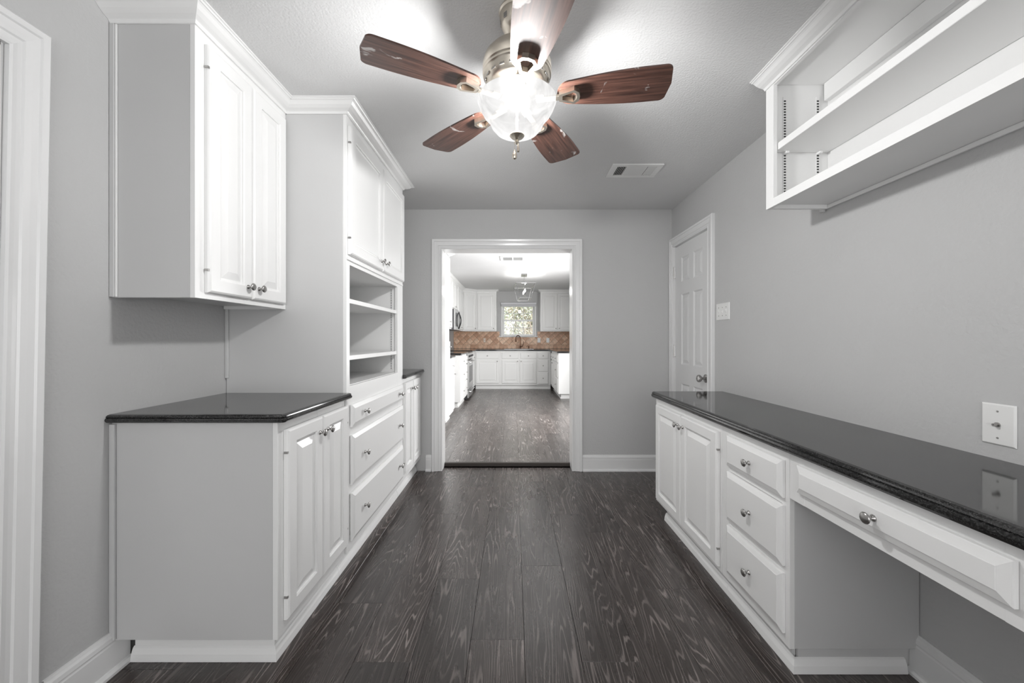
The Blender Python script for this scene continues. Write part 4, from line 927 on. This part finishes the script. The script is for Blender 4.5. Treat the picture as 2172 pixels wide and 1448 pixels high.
for yy in (-.2, -.07, .07, .2):
    p = Lc @ Vector((0, yy, TZb + .045)); bm = bmesh.new(); tube_bm(bm, [p, p + Vector((0, 0, .06))], .010, 8); cs_ = finish('candle_sleeve', bm, M_CHROME, lt, True)
    bm = lathe_bm([(0, 0), (.008, .003), (.0155, .022), (.012, .045), (.004, .066), (0, .070)], 12); bmesh.ops.translate(bm, verts=bm.verts, vec=p + Vector((0, 0, .061))); finish('bulb', bm, M_BULB, cs_, True)
point('lantern_light', (.20, 7.15, 2.10), LANTERN_POWER, .05, (1, .98, .95), lt)

# ================================================================== OUTSIDE
struct(box('ground', M_GREEN, None, -14, 14, KB + WT + .01, 34, -.45, -.30, bev=0))
def shrub(name, label, cx, cy, hgt, rad, nb, nl, seed, cat='shrub', leaf=.05):
    rnd = random.Random(seed); t = thing(name, label, cat, (cx, cy, -.3)); bm = bmesh.new(); tips = []
    for k in range(nb):
        a = rnd.uniform(0, 2 * math.pi); sp = rnd.uniform(.2, 1) * rad; h_ = hgt * rnd.uniform(.7, 1)
        pts = [Vector((cx + math.cos(a) * sp * s2 ** 1.4 + rnd.uniform(-.04, .04), cy + math.sin(a) * sp * s2 ** 1.4 + rnd.uniform(-.04, .04), -.3 + h_ * s2)) for s2 in (0, .25, .5, .75, 1)]
        tube_bm(bm, pts, .028, 5, .006); tips += pts[2:]
        for q in (2, 3):
            e_ = pts[q] + Vector((rnd.uniform(-.5, .5), rnd.uniform(-.3, .3), rnd.uniform(.3, .7))); tube_bm(bm, [pts[q], (pts[q] + e_) / 2 + Vector((.03, 0, -.03)), e_], .010, 4, .003); tips.append(e_)
    finish('branches', bm, M_BARK, t)
    bm = bmesh.new()
    for k in range(nl):
        p = rnd.choice(tips) + Vector([rnd.gauss(0, .22) for _ in range(3)]); u = Vector([rnd.uniform(-1, 1) for _ in range(3)]).normalized(); v_ = u.orthogonal().normalized(); l = leaf * rnd.uniform(.6, 1.3)
        bm.faces.new([bm.verts.new(p - u * l), bm.verts.new(p + v_ * l * .45), bm.verts.new(p + u * l), bm.verts.new(p - v_ * l * .45)])
    me = bpy.data.meshes.new('foliage'); bm.to_mesh(me); bm.free(); me.materials.append(M_LEAF); o = bpy.data.objects.new('foliage', me); link(o, t); o['kind'] = 'stuff'; return t
shrub('shrub', 'bare-stemmed shrub right behind the lower kitchen window panes', .75, 12.6, 2.3, 1.0, 26, 260, 3)
shrub('shrub', 'leafy shrub farther left outside the kitchen window', -1.1, 15.5, 3.3, 1.2, 16, 1500, 5, leaf=.07)
shrub('tree', 'yellow-green tree behind the shrubs outside the kitchen window', .6, 17.5, 4.8, 1.9, 26, 5200, 9, 'tree', .085)
sh = thing('shed', 'small grey clapboard shed seen through the left window panes', 'shed', (-1.5, 19.5, -.3))
for k in range(12):
    box('siding_board', M_SIDING, sh, -2.8, -.55, 18.98 + .006 * (k % 2), 19.02, -.3 + k * .15, -.155 + k * .15, bev=.002)
box('wall', M_SIDING, sh, -2.8, -.55, 19.021, 21, -.3, 1.5, bev=0)
bm = bmesh.new(); q = [bm.verts.new(p) for p in ((-2.95, 18.8, 1.48), (-.40, 18.8, 1.48), (-.40, 20, 2.15), (-2.95, 20, 2.15), (-2.95, 21.2, 1.48), (-.40, 21.2, 1.48))]
for f in ((0, 1, 2, 3), (3, 2, 5, 4), (0, 3, 4), (1, 5, 2), (0, 4, 5, 1)): bm.faces.new([q[i] for i in f])
finish('roof', bm, M_ROOF, sh)
fe = thing('fence', 'white picket fence behind the shrubs outside', 'fence', (0, 17, -.3))
for k in range(24): box('picket', M_TRIM, fe, -1.9 + k * .16, -1.8 + k * .16, 16.4, 16.42, -.3, .95, bev=.002)
for z_ in (0, .7): box('rail', M_TRIM, fe, -1.95, 1.98, 16.421, 16.45, z_, z_ + .08)
